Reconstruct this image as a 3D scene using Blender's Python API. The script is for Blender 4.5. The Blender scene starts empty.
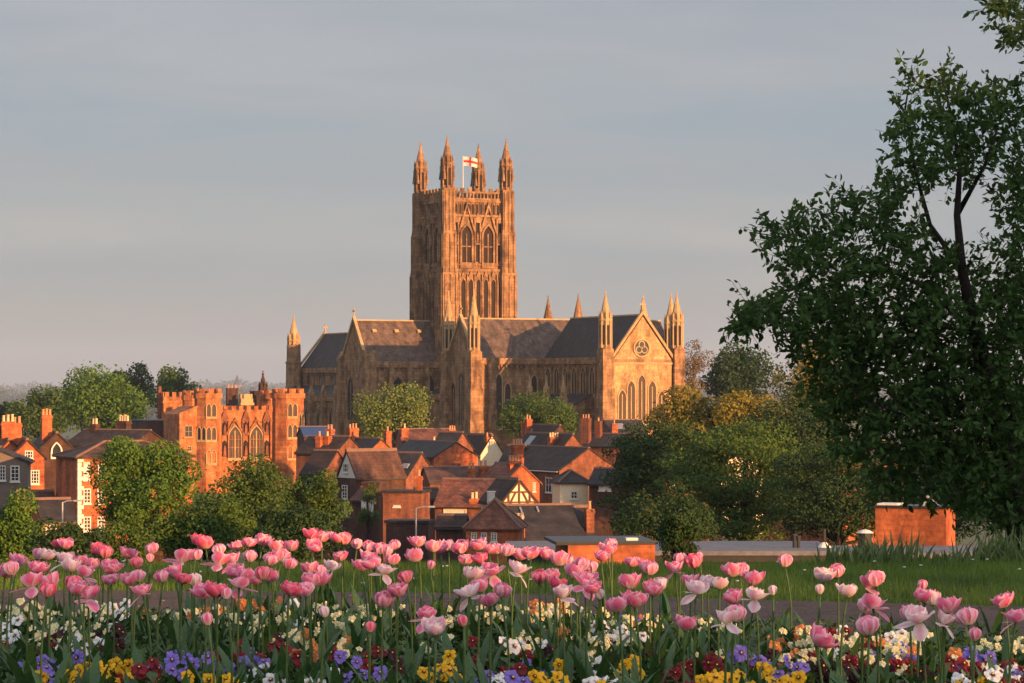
import bpy, math, random
import numpy as np
from mathutils import Vector, Matrix
R = math.radians
rnd = random.Random(7)
nr = np.random.RandomState(7)
sc = bpy.context.scene
col = sc.collection
F = 2640.0; CX = 512.0; HY = 388.0      # focal length in pixels, principal column, horizon row

# ------------------------------------------------------------------ camera
cam = bpy.data.cameras.new('camera'); co = bpy.data.objects.new('camera', cam); col.objects.link(co)
co.rotation_euler = (R(90), 0, 0)
cam.sensor_width = 36; cam.lens = F/1024*36; cam.shift_y = (HY-341.5)/1024
cam.clip_start = .1; cam.clip_end = 40000
sc.camera = co
# ------------------------------------------------------------------ exposure
sc.view_settings.view_transform = 'Standard'; sc.view_settings.look = 'None'
sc.view_settings.exposure = 1.26; sc.view_settings.gamma = 1
sc.cycles.volume_bounces = 0; sc.cycles.max_bounces = 6; sc.cycles.transparent_max_bounces = 8
# ------------------------------------------------------------------ sun and sky
AZ = R(45.0); EL = R(6.5)
SUN = Vector((math.sin(AZ)*math.cos(EL), -math.cos(AZ)*math.cos(EL), math.sin(EL)))
sl = bpy.data.lights.new('sun', 'SUN'); sl.energy = 5.0; sl.angle = R(.55); sl.color = (1.0, .50, .19)
so = bpy.data.objects.new('sun', sl); col.objects.link(so)
so.rotation_mode = 'QUATERNION'; so.rotation_quaternion = SUN.to_track_quat('Z', 'Y')
wd = bpy.data.worlds.new('World'); sc.world = wd; wd.use_nodes = True
nt = wd.node_tree; N = nt.nodes; N.clear()
def nd(t, **k):
    n = N.new(t)
    for a, b in k.items(): setattr(n, a, b)
    return n
wo = nd('ShaderNodeOutputWorld'); bg = nd('ShaderNodeBackground'); bg.inputs[1].default_value = .1
sky = nd('ShaderNodeTexSky', sky_type='NISHITA', sun_disc=False, sun_elevation=EL, sun_rotation=math.atan2(SUN.x, SUN.y), altitude=50)
sky.dust_density = 2.5
tc = nd('ShaderNodeTexCoord'); sp = nd('ShaderNodeSeparateXYZ'); nt.links.new(tc.outputs['Generated'], sp.inputs[0])
mp = nd('ShaderNodeMapping'); mp.inputs['Scale'].default_value = (2.6, 2.6, 16); nt.links.new(tc.outputs['Generated'], mp.inputs[0])
no = nd('ShaderNodeTexNoise'); no.inputs['Scale'].default_value = 2.3; no.inputs['Detail'].default_value = 7; no.inputs['Roughness'].default_value = .5; no.inputs['Distortion'].default_value = .4
nt.links.new(mp.outputs[0], no.inputs['Vector'])
cr = nd('ShaderNodeValToRGB'); cr.color_ramp.elements[0].position = .38; cr.color_ramp.elements[1].position = .62
nt.links.new(no.outputs[0], cr.inputs[0])
er = nd('ShaderNodeValToRGB'); e = er.color_ramp                        # thin haze: colour by height above the horizon
e.elements[0].position = 0; e.elements[0].color = (.132, .138, .132, 1)
e.elements[1].position = 1; e.elements[1].color = (.27, .29, .34, 1)
for p, c in ((.03, (.152, .162, .160, 1)), (.06, (.140, .164, .184, 1)), (.10, (.130, .161, .190, 1)), (.125, (.146, .164, .188, 1)), (.16, (.136, .152, .182, 1)), (.22, (.19, .20, .23, 1)), (.4, (.27, .28, .32, 1))):
    q = e.elements.new(p); q.color = c
nt.links.new(sp.outputs['Z'], er.inputs[0])
br = nd('ShaderNodeValToRGB'); b = br.color_ramp                        # cloud colour by height
b.elements[0].position = 0; b.elements[0].color = (.142, .140, .130, 1)
b.elements[1].position = 1; b.elements[1].color = (.32, .32, .34, 1)
for p, c in ((.03, (.156, .160, .154, 1)), (.055, (.188, .190, .188, 1)), (.08, (.152, .164, .180, 1)), (.12, (.170, .181, .200, 1)), (.16, (.166, .174, .198, 1)), (.22, (.21, .21, .23, 1)), (.4, (.30, .30, .32, 1))):
    q = b.elements.new(p); q.color = c
nt.links.new(sp.outputs['Z'], br.inputs[0])
mc = nd('ShaderNodeMix', data_type='RGBA'); nt.links.new(cr.outputs[0], mc.inputs[0])
nt.links.new(er.outputs[0], mc.inputs[6]); nt.links.new(br.outputs[0], mc.inputs[7])
dt = nd('ShaderNodeVectorMath', operation='DOT_PRODUCT'); nt.links.new(tc.outputs['Generated'], dt.inputs[0]); dt.inputs[1].default_value = (SUN.x, SUN.y, .35)   # glow of the sunrise half of the sky
gl = nd('ShaderNodeMapRange'); gl.inputs[1].default_value = .05; gl.inputs[2].default_value = 1.0; gl.inputs[3].default_value = 10.0; gl.inputs[4].default_value = 20.0; nt.links.new(dt.outputs['Value'], gl.inputs[0])
sc10 = nd('ShaderNodeVectorMath', operation='SCALE'); sc10.inputs['Scale'].default_value = 10.0; nt.links.new(mc.outputs[2], sc10.inputs[0]); nt.links.new(gl.outputs[0], sc10.inputs['Scale'])
mx = nd('ShaderNodeMix', data_type='RGBA'); mx.inputs[0].default_value = .92
nt.links.new(sky.outputs[0], mx.inputs[6]); nt.links.new(sc10.outputs[0], mx.inputs[7])
nt.links.new(mx.outputs[2], bg.inputs[0]); nt.links.new(bg.outputs[0], wo.inputs[0])

# ------------------------------------------------------------------ materials
def mat(name, c1, c2=None, scale=3.0, rough=.85, bump=0.0, bscale=None, spec=.3, brick=None, metal=0, transl=0, detail=5, third=None, coord='Object', stretch=None, ctr=.2):
    m = bpy.data.materials.new(name); m.use_nodes = True; t = m.node_tree; n = t.nodes
    p = n['Principled BSDF']; p.inputs['Roughness'].default_value = rough; p.inputs['Specular IOR Level'].default_value = spec; p.inputs['Metallic'].default_value = metal
    c2 = c2 or tuple(x*.75 for x in c1)
    tcn = n.new('ShaderNodeTexCoord'); src = tcn.outputs[coord]
    if stretch:
        mpp = n.new('ShaderNodeMapping'); mpp.inputs['Scale'].default_value = stretch; t.links.new(src, mpp.inputs[0]); src = mpp.outputs[0]
    ns = n.new('ShaderNodeTexNoise'); ns.inputs['Scale'].default_value = scale; ns.inputs['Detail'].default_value = detail; t.links.new(src, ns.inputs['Vector'])
    r = n.new('ShaderNodeValToRGB'); r.color_ramp.elements[0].position = .5-ctr; r.color_ramp.elements[1].position = .5+ctr
    r.color_ramp.elements[0].color = (*c1, 1); r.color_ramp.elements[1].color = (*c2, 1)
    if third:
        q = r.color_ramp.elements.new(.5); q.color = (*third, 1)
    t.links.new(ns.outputs[0], r.inputs[0]); out = r.outputs[0]
    n2 = n.new('ShaderNodeTexNoise'); n2.inputs['Scale'].default_value = scale*7; n2.inputs['Detail'].default_value = 3; t.links.new(tcn.outputs[coord], n2.inputs['Vector'])
    r2 = n.new('ShaderNodeMapRange'); r2.inputs[1].default_value = .3; r2.inputs[2].default_value = .7; r2.inputs[3].default_value = .78; r2.inputs[4].default_value = 1.2; t.links.new(n2.outputs[0], r2.inputs[0])
    mm = n.new('ShaderNodeVectorMath'); mm.operation = 'SCALE'; t.links.new(out, mm.inputs[0]); t.links.new(r2.outputs[0], mm.inputs['Scale']); out = mm.outputs[0]
    if brick:       # courses: dark joints every few bricks / stones; brick=(height, width, darkness)
        geo = n.new('ShaderNodeSeparateXYZ'); t.links.new(tcn.outputs['Object'], geo.inputs[0])
        ad = n.new('ShaderNodeMath'); ad.operation = 'ADD'; t.links.new(geo.outputs[0], ad.inputs[0]); t.links.new(geo.outputs[1], ad.inputs[1])
        cb = n.new('ShaderNodeCombineXYZ'); t.links.new(ad.outputs[0], cb.inputs[0]); t.links.new(geo.outputs[2], cb.inputs[1])
        bt = n.new('ShaderNodeTexBrick'); bt.inputs['Scale'].default_value = 1; bt.inputs['Row Height'].default_value = brick[0]; bt.inputs['Brick Width'].default_value = brick[1]
        bt.inputs['Mortar Size'].default_value = brick[0]*.09; bt.inputs['Mortar Smooth'].default_value = .3
        d = brick[2]; bt.inputs['Color1'].default_value = (1.12, 1.12, 1.12, 1); bt.inputs['Color2'].default_value = (.72, .72, .72, 1); bt.inputs['Mortar'].default_value = (d, d, d, 1)
        t.links.new(cb.outputs[0], bt.inputs['Vector'])
        mb = n.new('ShaderNodeMix'); mb.data_type = 'RGBA'; mb.blend_type = 'MULTIPLY'; mb.inputs[0].default_value = .85; t.links.new(out, mb.inputs[6]); t.links.new(bt.outputs[0], mb.inputs[7]); out = mb.outputs[2]
    if brick:       # soot, rain streaks and patches of their own
        ms_ = n.new('ShaderNodeMapping'); ms_.inputs['Scale'].default_value = (.55, .55, .16); t.links.new(tcn.outputs['Object'], ms_.inputs[0])
        sn = n.new('ShaderNodeTexNoise'); sn.inputs['Scale'].default_value = 1.7; sn.inputs['Detail'].default_value = 7; sn.inputs['Roughness'].default_value = .65; t.links.new(ms_.outputs[0], sn.inputs['Vector'])
        sr = n.new('ShaderNodeMapRange'); sr.inputs[1].default_value = .36; sr.inputs[2].default_value = .62; sr.inputs[3].default_value = .52; sr.inputs[4].default_value = 1.22; t.links.new(sn.outputs[0], sr.inputs[0])
        sv = n.new('ShaderNodeVectorMath'); sv.operation = 'SCALE'; t.links.new(out, sv.inputs[0]); t.links.new(sr.outputs[0], sv.inputs['Scale']); out = sv.outputs[0]
    t.links.new(out, p.inputs['Base Color'])
    if bump:
        bn = n.new('ShaderNodeTexNoise'); bn.inputs['Scale'].default_value = bscale or scale*4; bn.inputs['Detail'].default_value = 6; t.links.new(tcn.outputs[coord], bn.inputs['Vector'])
        bb = n.new('ShaderNodeBump'); bb.inputs['Strength'].default_value = bump; bb.inputs['Distance'].default_value = .05; t.links.new(bn.outputs[0], bb.inputs['Height']); t.links.new(bb.outputs[0], p.inputs['Normal'])
    if transl:
        tr = n.new('ShaderNodeBsdfTranslucent'); t.links.new(out, tr.inputs[0]); ms = n.new('ShaderNodeMixShader'); ms.inputs[0].default_value = transl
        t.links.new(p.outputs[0], ms.inputs[1]); t.links.new(tr.outputs[0], ms.inputs[2]); t.links.new(ms.outputs[0], n['Material Output'].inputs[0])
    return m
M = {}
M['stone'] = mat('sandstone', (.26, .136, .068), (.155, .080, .042), .35, .9, .3, 3, brick=(.6, 1.3, .7), third=(.30, .170, .085), ctr=.18)
M['stone_red'] = mat('red_sandstone', (.28, .105, .042), (.22, .105, .05), .25, .9, .3, 3, brick=(.6, 1.3, .72), ctr=.15)
M['stone_pale'] = mat('pale_stone', (.42, .28, .14), (.30, .19, .095), .6, .85)
M['stone_gold_sunlit'] = mat('sunlit_gold_stone', (.40, .235, .11), (.36, .18, .075), .5, .9, .2, 3, brick=(.6, 1.3, .8), third=(.44, .26, .125))  # sandstone copy with sunlit brightness put into its colour
M['glass_lead'] = mat('leaded_glass', (.055, .030, .022), (.03, .02, .018), 2.5, .6, spec=.25)
M['slate'] = mat('slate', (.024, .020, .021), (.038, .030, .029), .8, .75, brick=(.3, .5, .75))
M['slate_lead'] = mat('weathered_roof', (.085, .058, .046), (.125, .080, .058), .4, .8, brick=(.35, .6, .8))
M['tile_dark'] = mat('dark_tile', (.030, .018, .015), (.048, .026, .021), .9, .8, .4, 8, brick=(.28, .3, .6))
M['tile_red'] = mat('red_tile', (.14, .048, .030), (.09, .038, .027), .9, .8, .4, 8, brick=(.28, .3, .6), third=(.17, .062, .038))
M['tile_brown'] = mat('brown_tile', (.10, .045, .030), (.07, .036, .027), .9, .8, .4, 8, brick=(.28, .3, .6))
M['ridge'] = mat('ridge_tile', (.19, .10, .07), (.13, .08, .06), 3)
M['brick'] = mat('orange_brick', (.33, .072, .027), (.24, .055, .025), 1.2, .85, .2, 9, brick=(.15, .45, .8), third=(.39, .115, .045))
M['brick_dull'] = mat('dull_brick', (.18, .058, .034), (.13, .045, .030), 1.2, .9, .2, 9, brick=(.15, .45, .75), third=(.21, .08, .045))
M['brick_castle'] = mat('castle_stone', (.33, .080, .028), (.25, .085, .036), .5, .85, .2, 5, brick=(.4, .9, .78), third=(.42, .155, .058))
M['brick_dark'] = mat('sooty_brick', (.085, .038, .028), (.06, .032, .026), 1.2, .9, brick=(.15, .45, .8))
M['white'] = mat('white_paint', (.62, .58, .52), (.50, .47, .42), 4, .6)
M['cream'] = mat('cream_render', (.66, .55, .38), (.58, .47, .32), 2, .8)
M['render_grey'] = mat('grey_render', (.30, .27, .24), (.25, .22, .20), 1.5, .9)
M['render_brown'] = mat('brown_render', (.16, .12, .10), (.13, .10, .085), 1.5, .9)
M['timber'] = mat('timber', (.11, .045, .03), (.08, .035, .025), 3, .8)
M['glass'] = mat('window_glass', (.02, .022, .025), (.035, .035, .04), 3, .12, spec=.6)
M['glass_roof'] = mat('skylight_glass', (.16, .18, .2), (.12, .13, .15), 3, .15, spec=.6)
M['louvre_shade'] = mat('louvre_recess_shade', (.028, .018, .013), (.02, .014, .011), 1.5, .9)  # louvre slats, and painted shade for niches, blind panels and arcade recesses
M['lead'] = mat('lead_grey', (.13, .13, .145), (.10, .10, .115), 1.0, .85)
M['black'] = mat('black_metal', (.02, .02, .02), (.03, .03, .03), 4, .5)
M['metal'] = mat('grey_metal', (.32, .33, .34), (.27, .28, .29), 4, .5, metal=.3)
M['pot'] = mat('clay_pot', (.50, .24, .12), (.42, .19, .10), 3, .8)
M['pot_pale'] = mat('buff_pot', (.62, .46, .28), (.54, .38, .22), 3, .8)
M['blue'] = mat('blue_sheet', (.02, .055, .16), (.02, .045, .12), 2, .6)
M['red'] = mat('flag_red', (.6, .03, .03), (.5, .03, .03), 2, .7)
M['bark'] = mat('bark', (.030, .022, .018), (.018, .014, .011), 6, .95, .5, 20)
M['bark_pale'] = mat('pale_bark', (.16, .13, .10), (.11, .09, .07), 4, .95)
def leafm(name, a, b, c, scale=.5, tr=.2):
    return mat(name, a, b, scale, .75, third=c, transl=tr, spec=.25, coord='Object', ctr=.22)
M['leaf_lime'] = leafm('leaf_lime', (.095, .175, .022), (.040, .090, .014), (.075, .145, .018))
M['leaf_mid'] = leafm('leaf_mid', (.040, .085, .013), (.016, .040, .008), (.062, .108, .016))
M['leaf_dark'] = leafm('leaf_dark', (.020, .048, .013), (.010, .027, .008), (.030, .062, .015))
M['leaf_gold'] = leafm('leaf_gold', (.23, .17, .02), (.09, .09, .016), (.17, .14, .018), .35)
M['leaf_blossom'] = leafm('leaf_blossom', (.26, .24, .085), (.055, .105, .016), (.11, .16, .028), 2.2)
M['leaf_near'] = leafm('leaf_near', (.034, .076, .016), (.018, .045, .010), (.050, .098, .020), 1.6, .3)
M['leaf_bare'] = leafm('leaf_bare', (.16, .11, .05), (.12, .09, .04), (.14, .10, .045), .6)
M['tulip_leaf'] = mat('tulip_leaf', (.028, .078, .020), (.050, .115, .030), 9, .45, spec=.4, transl=.2, stretch=(6, 6, 1))
M['stem'] = mat('flower_stem', (.055, .11, .028), (.08, .13, .035), 9, .5, transl=.1)
M['bed_leaf'] = mat('bed_leaf', (.030, .075, .015), (.018, .045, .011), 9, .55, spec=.35, transl=.2, third=(.05, .10, .022))
M['reed'] = mat('iris_leaf', (.08, .13, .035), (.05, .09, .025), 5, .5, transl=.3, third=(.12, .16, .05))
M['grass'] = mat('grass_blade', (.100, .160, .020), (.046, .084, .013), 1.3, .6, transl=.25, third=(.120, .185, .024))
M['turf'] = mat('turf', (.035, .07, .016), (.05, .09, .02), 2.5, .95, .5, 30)
M['soil'] = mat('soil', (.035, .022, .016), (.055, .035, .025), 8, .95, .8, 30)
M['tarmac'] = mat('path_tarmac', (.075, .045, .034), (.052, .032, .026), 5, .9, .5, 60, third=(.090, .055, .042))
M['field'] = mat('field', (.06, .075, .04), (.045, .055, .03), .01, .95, third=(.09, .09, .05))
M['street'] = mat('street', (.05, .048, .046), (.06, .055, .05), .3, .9)
M['wood_far'] = mat('far_wood', (.035, .05, .025), (.045, .06, .03), .02, .95)
M['litter'] = mat('dry_litter', (.30, .22, .13), (.22, .14, .09), 9, .9)
def petalm(name, deep, pale, base, e0=.35, e1=.95, b0=.05, b1=.4):
    """petal colour by its own markings: UV x runs from the rib to the edge, y from base to tip"""
    m = bpy.data.materials.new(name); m.use_nodes = True; t = m.node_tree; n = t.nodes; p = n['Principled BSDF']
    p.inputs['Roughness'].default_value = .5; p.inputs['Specular IOR Level'].default_value = .3
    uv = n.new('ShaderNodeUVMap'); s = n.new('ShaderNodeSeparateXYZ'); t.links.new(uv.outputs[0], s.inputs[0])
    ns = n.new('ShaderNodeTexNoise'); ns.inputs['Scale'].default_value = 3; mpn = n.new('ShaderNodeMapping'); mpn.inputs['Scale'].default_value = (9, 1.6, 1); t.links.new(uv.outputs[0], mpn.inputs[0]); t.links.new(mpn.outputs[0], ns.inputs[0])
    a = n.new('ShaderNodeMath'); a.operation = 'MULTIPLY_ADD'; t.links.new(ns.outputs[0], a.inputs[0]); a.inputs[1].default_value = .7; a.inputs[2].default_value = -.35
    ad = n.new('ShaderNodeMath'); ad.operation = 'ADD'; t.links.new(s.outputs[0], ad.inputs[0]); t.links.new(a.outputs[0], ad.inputs[1])
    mr = n.new('ShaderNodeMapRange'); mr.inputs[1].default_value = e0; mr.inputs[2].default_value = e1; t.links.new(ad.outputs[0], mr.inputs[0])
    m1 = n.new('ShaderNodeMix'); m1.data_type = 'RGBA'; m1.inputs[6].default_value = (*deep, 1); m1.inputs[7].default_value = (*pale, 1); t.links.new(mr.outputs[0], m1.inputs[0])
    m2 = n.new('ShaderNodeMix'); m2.data_type = 'RGBA'; r2 = n.new('ShaderNodeMapRange'); r2.inputs[1].default_value = b0; r2.inputs[2].default_value = b1; r2.inputs[3].default_value = 1; r2.inputs[4].default_value = 0
    t.links.new(s.outputs[1], r2.inputs[0]); t.links.new(r2.outputs[0], m2.inputs[0]); t.links.new(m1.outputs[2], m2.inputs[6]); m2.inputs[7].default_value = (*base, 1)
    t.links.new(m2.outputs[2], p.inputs['Base Color'])
    tr = n.new('ShaderNodeBsdfTranslucent'); t.links.new(m2.outputs[2], tr.inputs[0]); ms = n.new('ShaderNodeMixShader'); ms.inputs[0].default_value = .45
    t.links.new(p.outputs[0], ms.inputs[1]); t.links.new(tr.outputs[0], ms.inputs[2]); t.links.new(ms.outputs[0], n['Material Output'].inputs[0])
    return m
M['petal_mid'] = petalm('petal_pink', (.92, .21, .37), (.96, .63, .73), (.93, .76, .68))
M['petal_deep'] = petalm('petal_deep', (.90, .14, .27), (.94, .45, .54), (.85, .5, .42), .5, 1.05)
M['petal_pale'] = petalm('petal_pale', (.93, .48, .58), (.95, .82, .80), (.9, .82, .66), .15, .7)
for nme, a, b_ in (('cream', (.90, .82, .52), (.86, .58, .10)), ('white', (.92, .91, .87), (.07, .015, .07)), ('yellow', (.92, .50, .010), (.09, .02, .01)), ('purple', (.26, .19, .66), (.05, .02, .12)),
                   ('darkred', (.24, .010, .020), (.03, .004, .01)), ('maroon', (.045, .006, .014), (.02, .004, .008)), ('orange', (.62, .22, .07), (.20, .03, .01))):
    M['p_'+nme] = petalm('viola_'+nme, a, tuple(min(.92, x*1.08+.01) for x in a), b_, .3, 1.0, *((.02, .2) if nme in ('cream', 'orange') else (.22, .48)))
M['eye'] = mat('flower_eye', (.85, .5, .02), (.8, .45, .02), 30, .6)

# ------------------------------------------------------------------ helpers
class MB:
    def __init__(s): s.v = []; s.f = []; s.m = []; s.uv = {}
    def add(s, vs, fs, mi=0):
        k = len(s.v); s.v += [tuple(v) for v in vs]; s.f += [tuple(i+k for i in f) for f in fs]; s.m += [mi]*len(fs); return s
    def box(s, x0, x1, y0, y1, z0, z1, mi=0):
        return s.add([(x0,y0,z0),(x1,y0,z0),(x1,y1,z0),(x0,y1,z0),(x0,y0,z1),(x1,y0,z1),(x1,y1,z1),(x0,y1,z1)],
                     [(0,3,2,1),(4,5,6,7),(0,1,5,4),(1,2,6,5),(2,3,7,6),(3,0,4,7)], mi)
    def prism(s, poly, fr, a, b, mi=0):
        """poly in (u,v) of frame fr=(O,U,V,N) extruded along N from a to b"""
        O, U, V, Nn = fr; n = len(poly)
        vs = [O+U*p[0]+V*p[1]+Nn*a for p in poly]+[O+U*p[0]+V*p[1]+Nn*b for p in poly]
        return s.add(vs, [tuple(range(n))[::-1], tuple(range(n, 2*n))]+[(i, (i+1) % n, n+(i+1) % n, n+i) for i in range(n)], mi)
    def ring(s, po, pi, fr, a, b, mi=0):
        O, U, V, Nn = fr; n = len(po); P = lambda p, h: O+U*p[0]+V*p[1]+Nn*h
        vs = [P(p, b) for p in po]+[P(p, b) for p in pi]+[P(p, a) for p in po]+[P(p, a) for p in pi]
        fs = []
        for i in range(n):
            j = (i+1) % n; fs += [(i, j, n+j, n+i), (2*n+i, 2*n+j, j, i), (n+i, n+j, 3*n+j, 3*n+i)]
        return s.add(vs, fs, mi)
    def cone(s, c, r0, r1, z0, z1, n=8, mi=0, rot=.3927, cap=True):
        vs = []
        for r_, z in ((r0, z0), (r1, z1)):
            for i in range(n):
                a = rot+2*math.pi*i/n; vs.append((c[0]+r_*math.cos(a), c[1]+r_*math.sin(a), z))
        fs = [(i, (i+1) % n, n+(i+1) % n, n+i) for i in range(n)]
        if cap: fs += [tuple(range(n))[::-1], tuple(range(n, 2*n))]
        return s.add(vs, fs, mi)
    def tube(s, pts, rads, n=6, mi=0):
        pts = [Vector(p) for p in pts]; vs = []; m = len(pts)
        for i, p in enumerate(pts):
            t = (pts[min(i+1, m-1)]-pts[max(i-1, 0)]).normalized()
            a = t.orthogonal().normalized() if i == 0 else (a-t*a.dot(t)).normalized()
            b = t.cross(a)
            for k in range(n):
                w = 2*math.pi*k/n; vs.append(p+(a*math.cos(w)+b*math.sin(w))*rads[i])
        fs = [(i*n+k, i*n+(k+1) % n, (i+1)*n+(k+1) % n, (i+1)*n+k) for i in range(m-1) for k in range(n)]
        fs += [tuple(range(n))[::-1], tuple((m-1)*n+k for k in range(n))]
        return s.add(vs, fs, mi)
    def build(s, name, mats, parent=None, smooth=False):
        me = bpy.data.meshes.new(name); me.from_pydata(s.v, [], s.f)
        for m in (mats if isinstance(mats, (list, tuple)) else [mats]): me.materials.append(M[m] if isinstance(m, str) else m)
        me.polygons.foreach_set('material_index', s.m)
        if smooth: me.polygons.foreach_set('use_smooth', [True]*len(s.f))
        me.update(); return link(name, me, parent)
def link(name, me, parent=None):
    o = bpy.data.objects.new(name, me); col.objects.link(o)
    if parent is not None: o.parent = parent
    return o
def tag(o, label=None, cat=None, group=None, kind=None):
    if label: o['label'] = label
    if cat: o['category'] = cat
    if group: o['group'] = group
    if kind: o['kind'] = kind
    return o
def empty(name, loc, rz=0, label=None, cat=None, group=None):
    o = bpy.data.objects.new(name, None); col.objects.link(o); o.location = loc; o.rotation_euler = (0, 0, rz); o.empty_display_size = .3
    return tag(o, label, cat, group)
def at(px, py, d): return Vector(((px-CX)/F*d, d, (HY-py)/F*d))
XS = [-400, -60, 14.6, 17.5, 19.5, 22, 27, 40, 60, 100, 150, 220, 300, 400, 500, 700, 900, 1500, 3000, 6000, 30000]
ZS = [-1.25, -1.25, -1.25, -1.255, -1.31, -1.55, -2.4, -4.6, -8, -12.5, -16, -18, -18.5, -17.3, -13.6, -13.4, -20, -42, -44, -40, -20]
def ground(x, y):
    z = float(np.interp(y, XS, ZS))
    if 24 < y < 2000: z += .6*math.sin(x*.05+y*.013)*min(1, (y-24)/60)
    return z
def np_mesh(name, V, Fc, mats, parent=None, smooth=False, mi=None):
    """V (n,3), Fc (m,k) constant face size"""
    me = bpy.data.meshes.new(name); n, (m, k) = len(V), Fc.shape
    me.vertices.add(n); me.vertices.foreach_set('co', V.astype(np.float32).ravel())
    me.loops.add(m*k); me.loops.foreach_set('vertex_index', Fc.astype(np.int32).ravel())
    me.polygons.add(m); me.polygons.foreach_set('loop_start', np.arange(0, m*k, k, dtype=np.int32)); me.polygons.foreach_set('loop_total', np.full(m, k, np.int32))
    for q in (mats if isinstance(mats, (list, tuple)) else [mats]): me.materials.append(M[q])
    if mi is not None: me.polygons.foreach_set('material_index', mi.astype(np.int32))
    if smooth: me.polygons.foreach_set('use_smooth', np.ones(m, bool))
    me.update(calc_edges=True); return link(name, me, parent)

# ------------------------------------------------------------------ the ground
ys = np.concatenate([np.linspace(-400, -60, 6), np.linspace(-50, 10, 8), np.arange(12, 30, .5), np.arange(30, 120, 4), np.arange(120, 1000, 20), np.array([1200, 1500, 2000, 3000, 4500, 6000, 9000, 14000, 20000, 30000])])
xs = np.concatenate([np.array([-12000, -5000, -2000, -900, -400]), np.arange(-200, 201, 10), np.array([400, 900, 2000, 5000, 12000])])
g = MB(); nx = len(xs)
g.v = [(x, y, ground(x, y)-(.02 if y < 30 else 0)) for y in ys for x in xs]
g.f = [(j*nx+i, j*nx+i+1, (j+1)*nx+i+1, (j+1)*nx+i) for j in range(len(ys)-1) for i in range(nx-1)]
g.m = [0 if ys[j] < 150 else 1 for j in range(len(ys)-1) for i in range(nx-1)]
tag(g.build('ground', ['turf', 'field']), kind='structure')
def sheet(name, m, pts, dz, nsub=1):
    b_ = MB(); b_.add([(x, y, ground(x, y)+dz) for x, y in pts], [tuple(range(len(pts)))]); return tag(b_.build(name, m), kind='structure')
def bed_far(x): return 13.2-.30*max(0, x)-.12*max(0, x-1)          # back edge of the flower bed
sheet('flower_bed_soil', 'soil', [(-6, 5), (6, 5), (6, bed_far(6)), (2.4, bed_far(2.4)), (0, bed_far(0)), (-6, 13.3)], .004)
sheet('path', 'tarmac', [(-40, 13.3), (-6, 13.3), (0, bed_far(0)), (2.4, bed_far(2.4)), (6, bed_far(6)), (40, 9), (40, 12), (6, 14.3), (2.9, 15.0), (0, 16.0), (-3, 16.3), (-40, 16.6)], .008)
sheet('street', 'street', [(-120, 150), (120, 150), (120, 168), (-120, 168)], .3)

# ------------------------------------------------------------------ windows, chimneys, battlements
def rect(w, h): return [(-w/2, -h/2), (w/2, -h/2), (w/2, h/2), (-w/2, h/2)]
def arch(w, h, n=5):
    """pointed arch outline, base centre at (0,0)"""
    hs = max(h-w*.95, h*.25); t = h-hs; pts = [(-w/2, 0), (w/2, 0), (w/2, hs)]
    for i in range(1, n): a = i/n; pts.append((w/2*(1-a**1.7), hs+t*(a**.75)))
    pts.append((0, h))
    for i in range(n-1, 0, -1): a = i/n; pts.append((-w/2*(1-a**1.7), hs+t*(a**.75)))
    pts.append((-w/2, hs)); return pts
def off(poly, k):
    cx = sum(p[0] for p in poly)/len(poly); cy = sum(p[1] for p in poly)/len(poly)
    w = max(p[0] for p in poly)-cx; h = max(p[1] for p in poly)-cy
    return [(cx+(p[0]-cx)*(1+k/max(w, .01)), cy+(p[1]-cy)*(1+k/max(h, .01))) for p in poly]
def window(parent, O, U, Nn, w, h, style='sash', frame='white'):
    V = Vector((0, 0, 1)); fr = (O, U, V, Nn); b_ = MB(); ft = min(.09, w*.14)
    if style == 'lancet':
        po = arch(w, h); fr = (O-V*h/2, U, V, Nn); b_.ring(off(po, min(.22, w*.12+.06)), po, fr, -.05, .16)
        if w > 1.3: b_.prism([(-.09, 0), (.09, 0), (.09, h*.86), (-.09, h*.86)], fr, .03, .12)
        f_ = b_.build('window', frame, parent); p = MB().prism(po, fr, -.05, .03); p.build('pane', 'glass_lead' if frame == 'stone_pale' else 'glass', f_); return f_
    if style == 'round':
        po = [(w/2*math.cos(a), w/2*math.sin(a)) for a in [2*math.pi*i/16 for i in range(16)]]
        b_.ring(off(po, .3), po, fr, -.05, .2)
        for k in range(3):
            a = math.pi/2+k*2*math.pi/3; c = (math.cos(a)*w*.23, math.sin(a)*w*.23)
            q = [(c[0]+w*.24*math.cos(t), c[1]+w*.24*math.sin(t)) for t in [2*math.pi*i/10 for i in range(10)]]; qi = [(c[0]+w*.17*math.cos(t), c[1]+w*.17*math.sin(t)) for t in [2*math.pi*i/10 for i in range(10)]]
            b_.ring(q, qi, fr, .02, .12)
        f_ = b_.build('window', frame, parent); MB().prism(po, fr, -.05, .03).build('pane', 'glass', f_); return f_
    po = rect(w, h); b_.ring(po, rect(w-2*ft, h-2*ft), fr, -.02, .07)
    b_.prism([(-w/2-.06, -h/2-.1), (w/2+.06, -h/2-.1), (w/2+.06, -h/2-.003), (-w/2-.06, -h/2-.003)], fr, 0, .13)
    if style in ('sash', 'grid'):
        for x in ([0] if style == 'sash' else [-w/6, w/6]): b_.prism([(x-.025, -h/2+ft), (x+.025, -h/2+ft), (x+.025, h/2-ft), (x-.025, h/2-ft)], fr, .02, .055)
        for y in ([0] if style == 'sash' and h < w*1.4 else ([-h/4, 0, h/4] if h > w*1.4 else [0])): b_.prism([(-w/2+ft, y-.022), (w/2-ft, y-.022), (w/2-ft, y+.022), (-w/2+ft, y+.022)], fr, .02, .052)
    f_ = b_.build('window', frame, parent)
    MB().prism(rect(w-2*ft, h-2*ft), fr, -.02, .015).build('pane', 'white' if style == 'blind' else 'glass', f_)
    return f_
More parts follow.
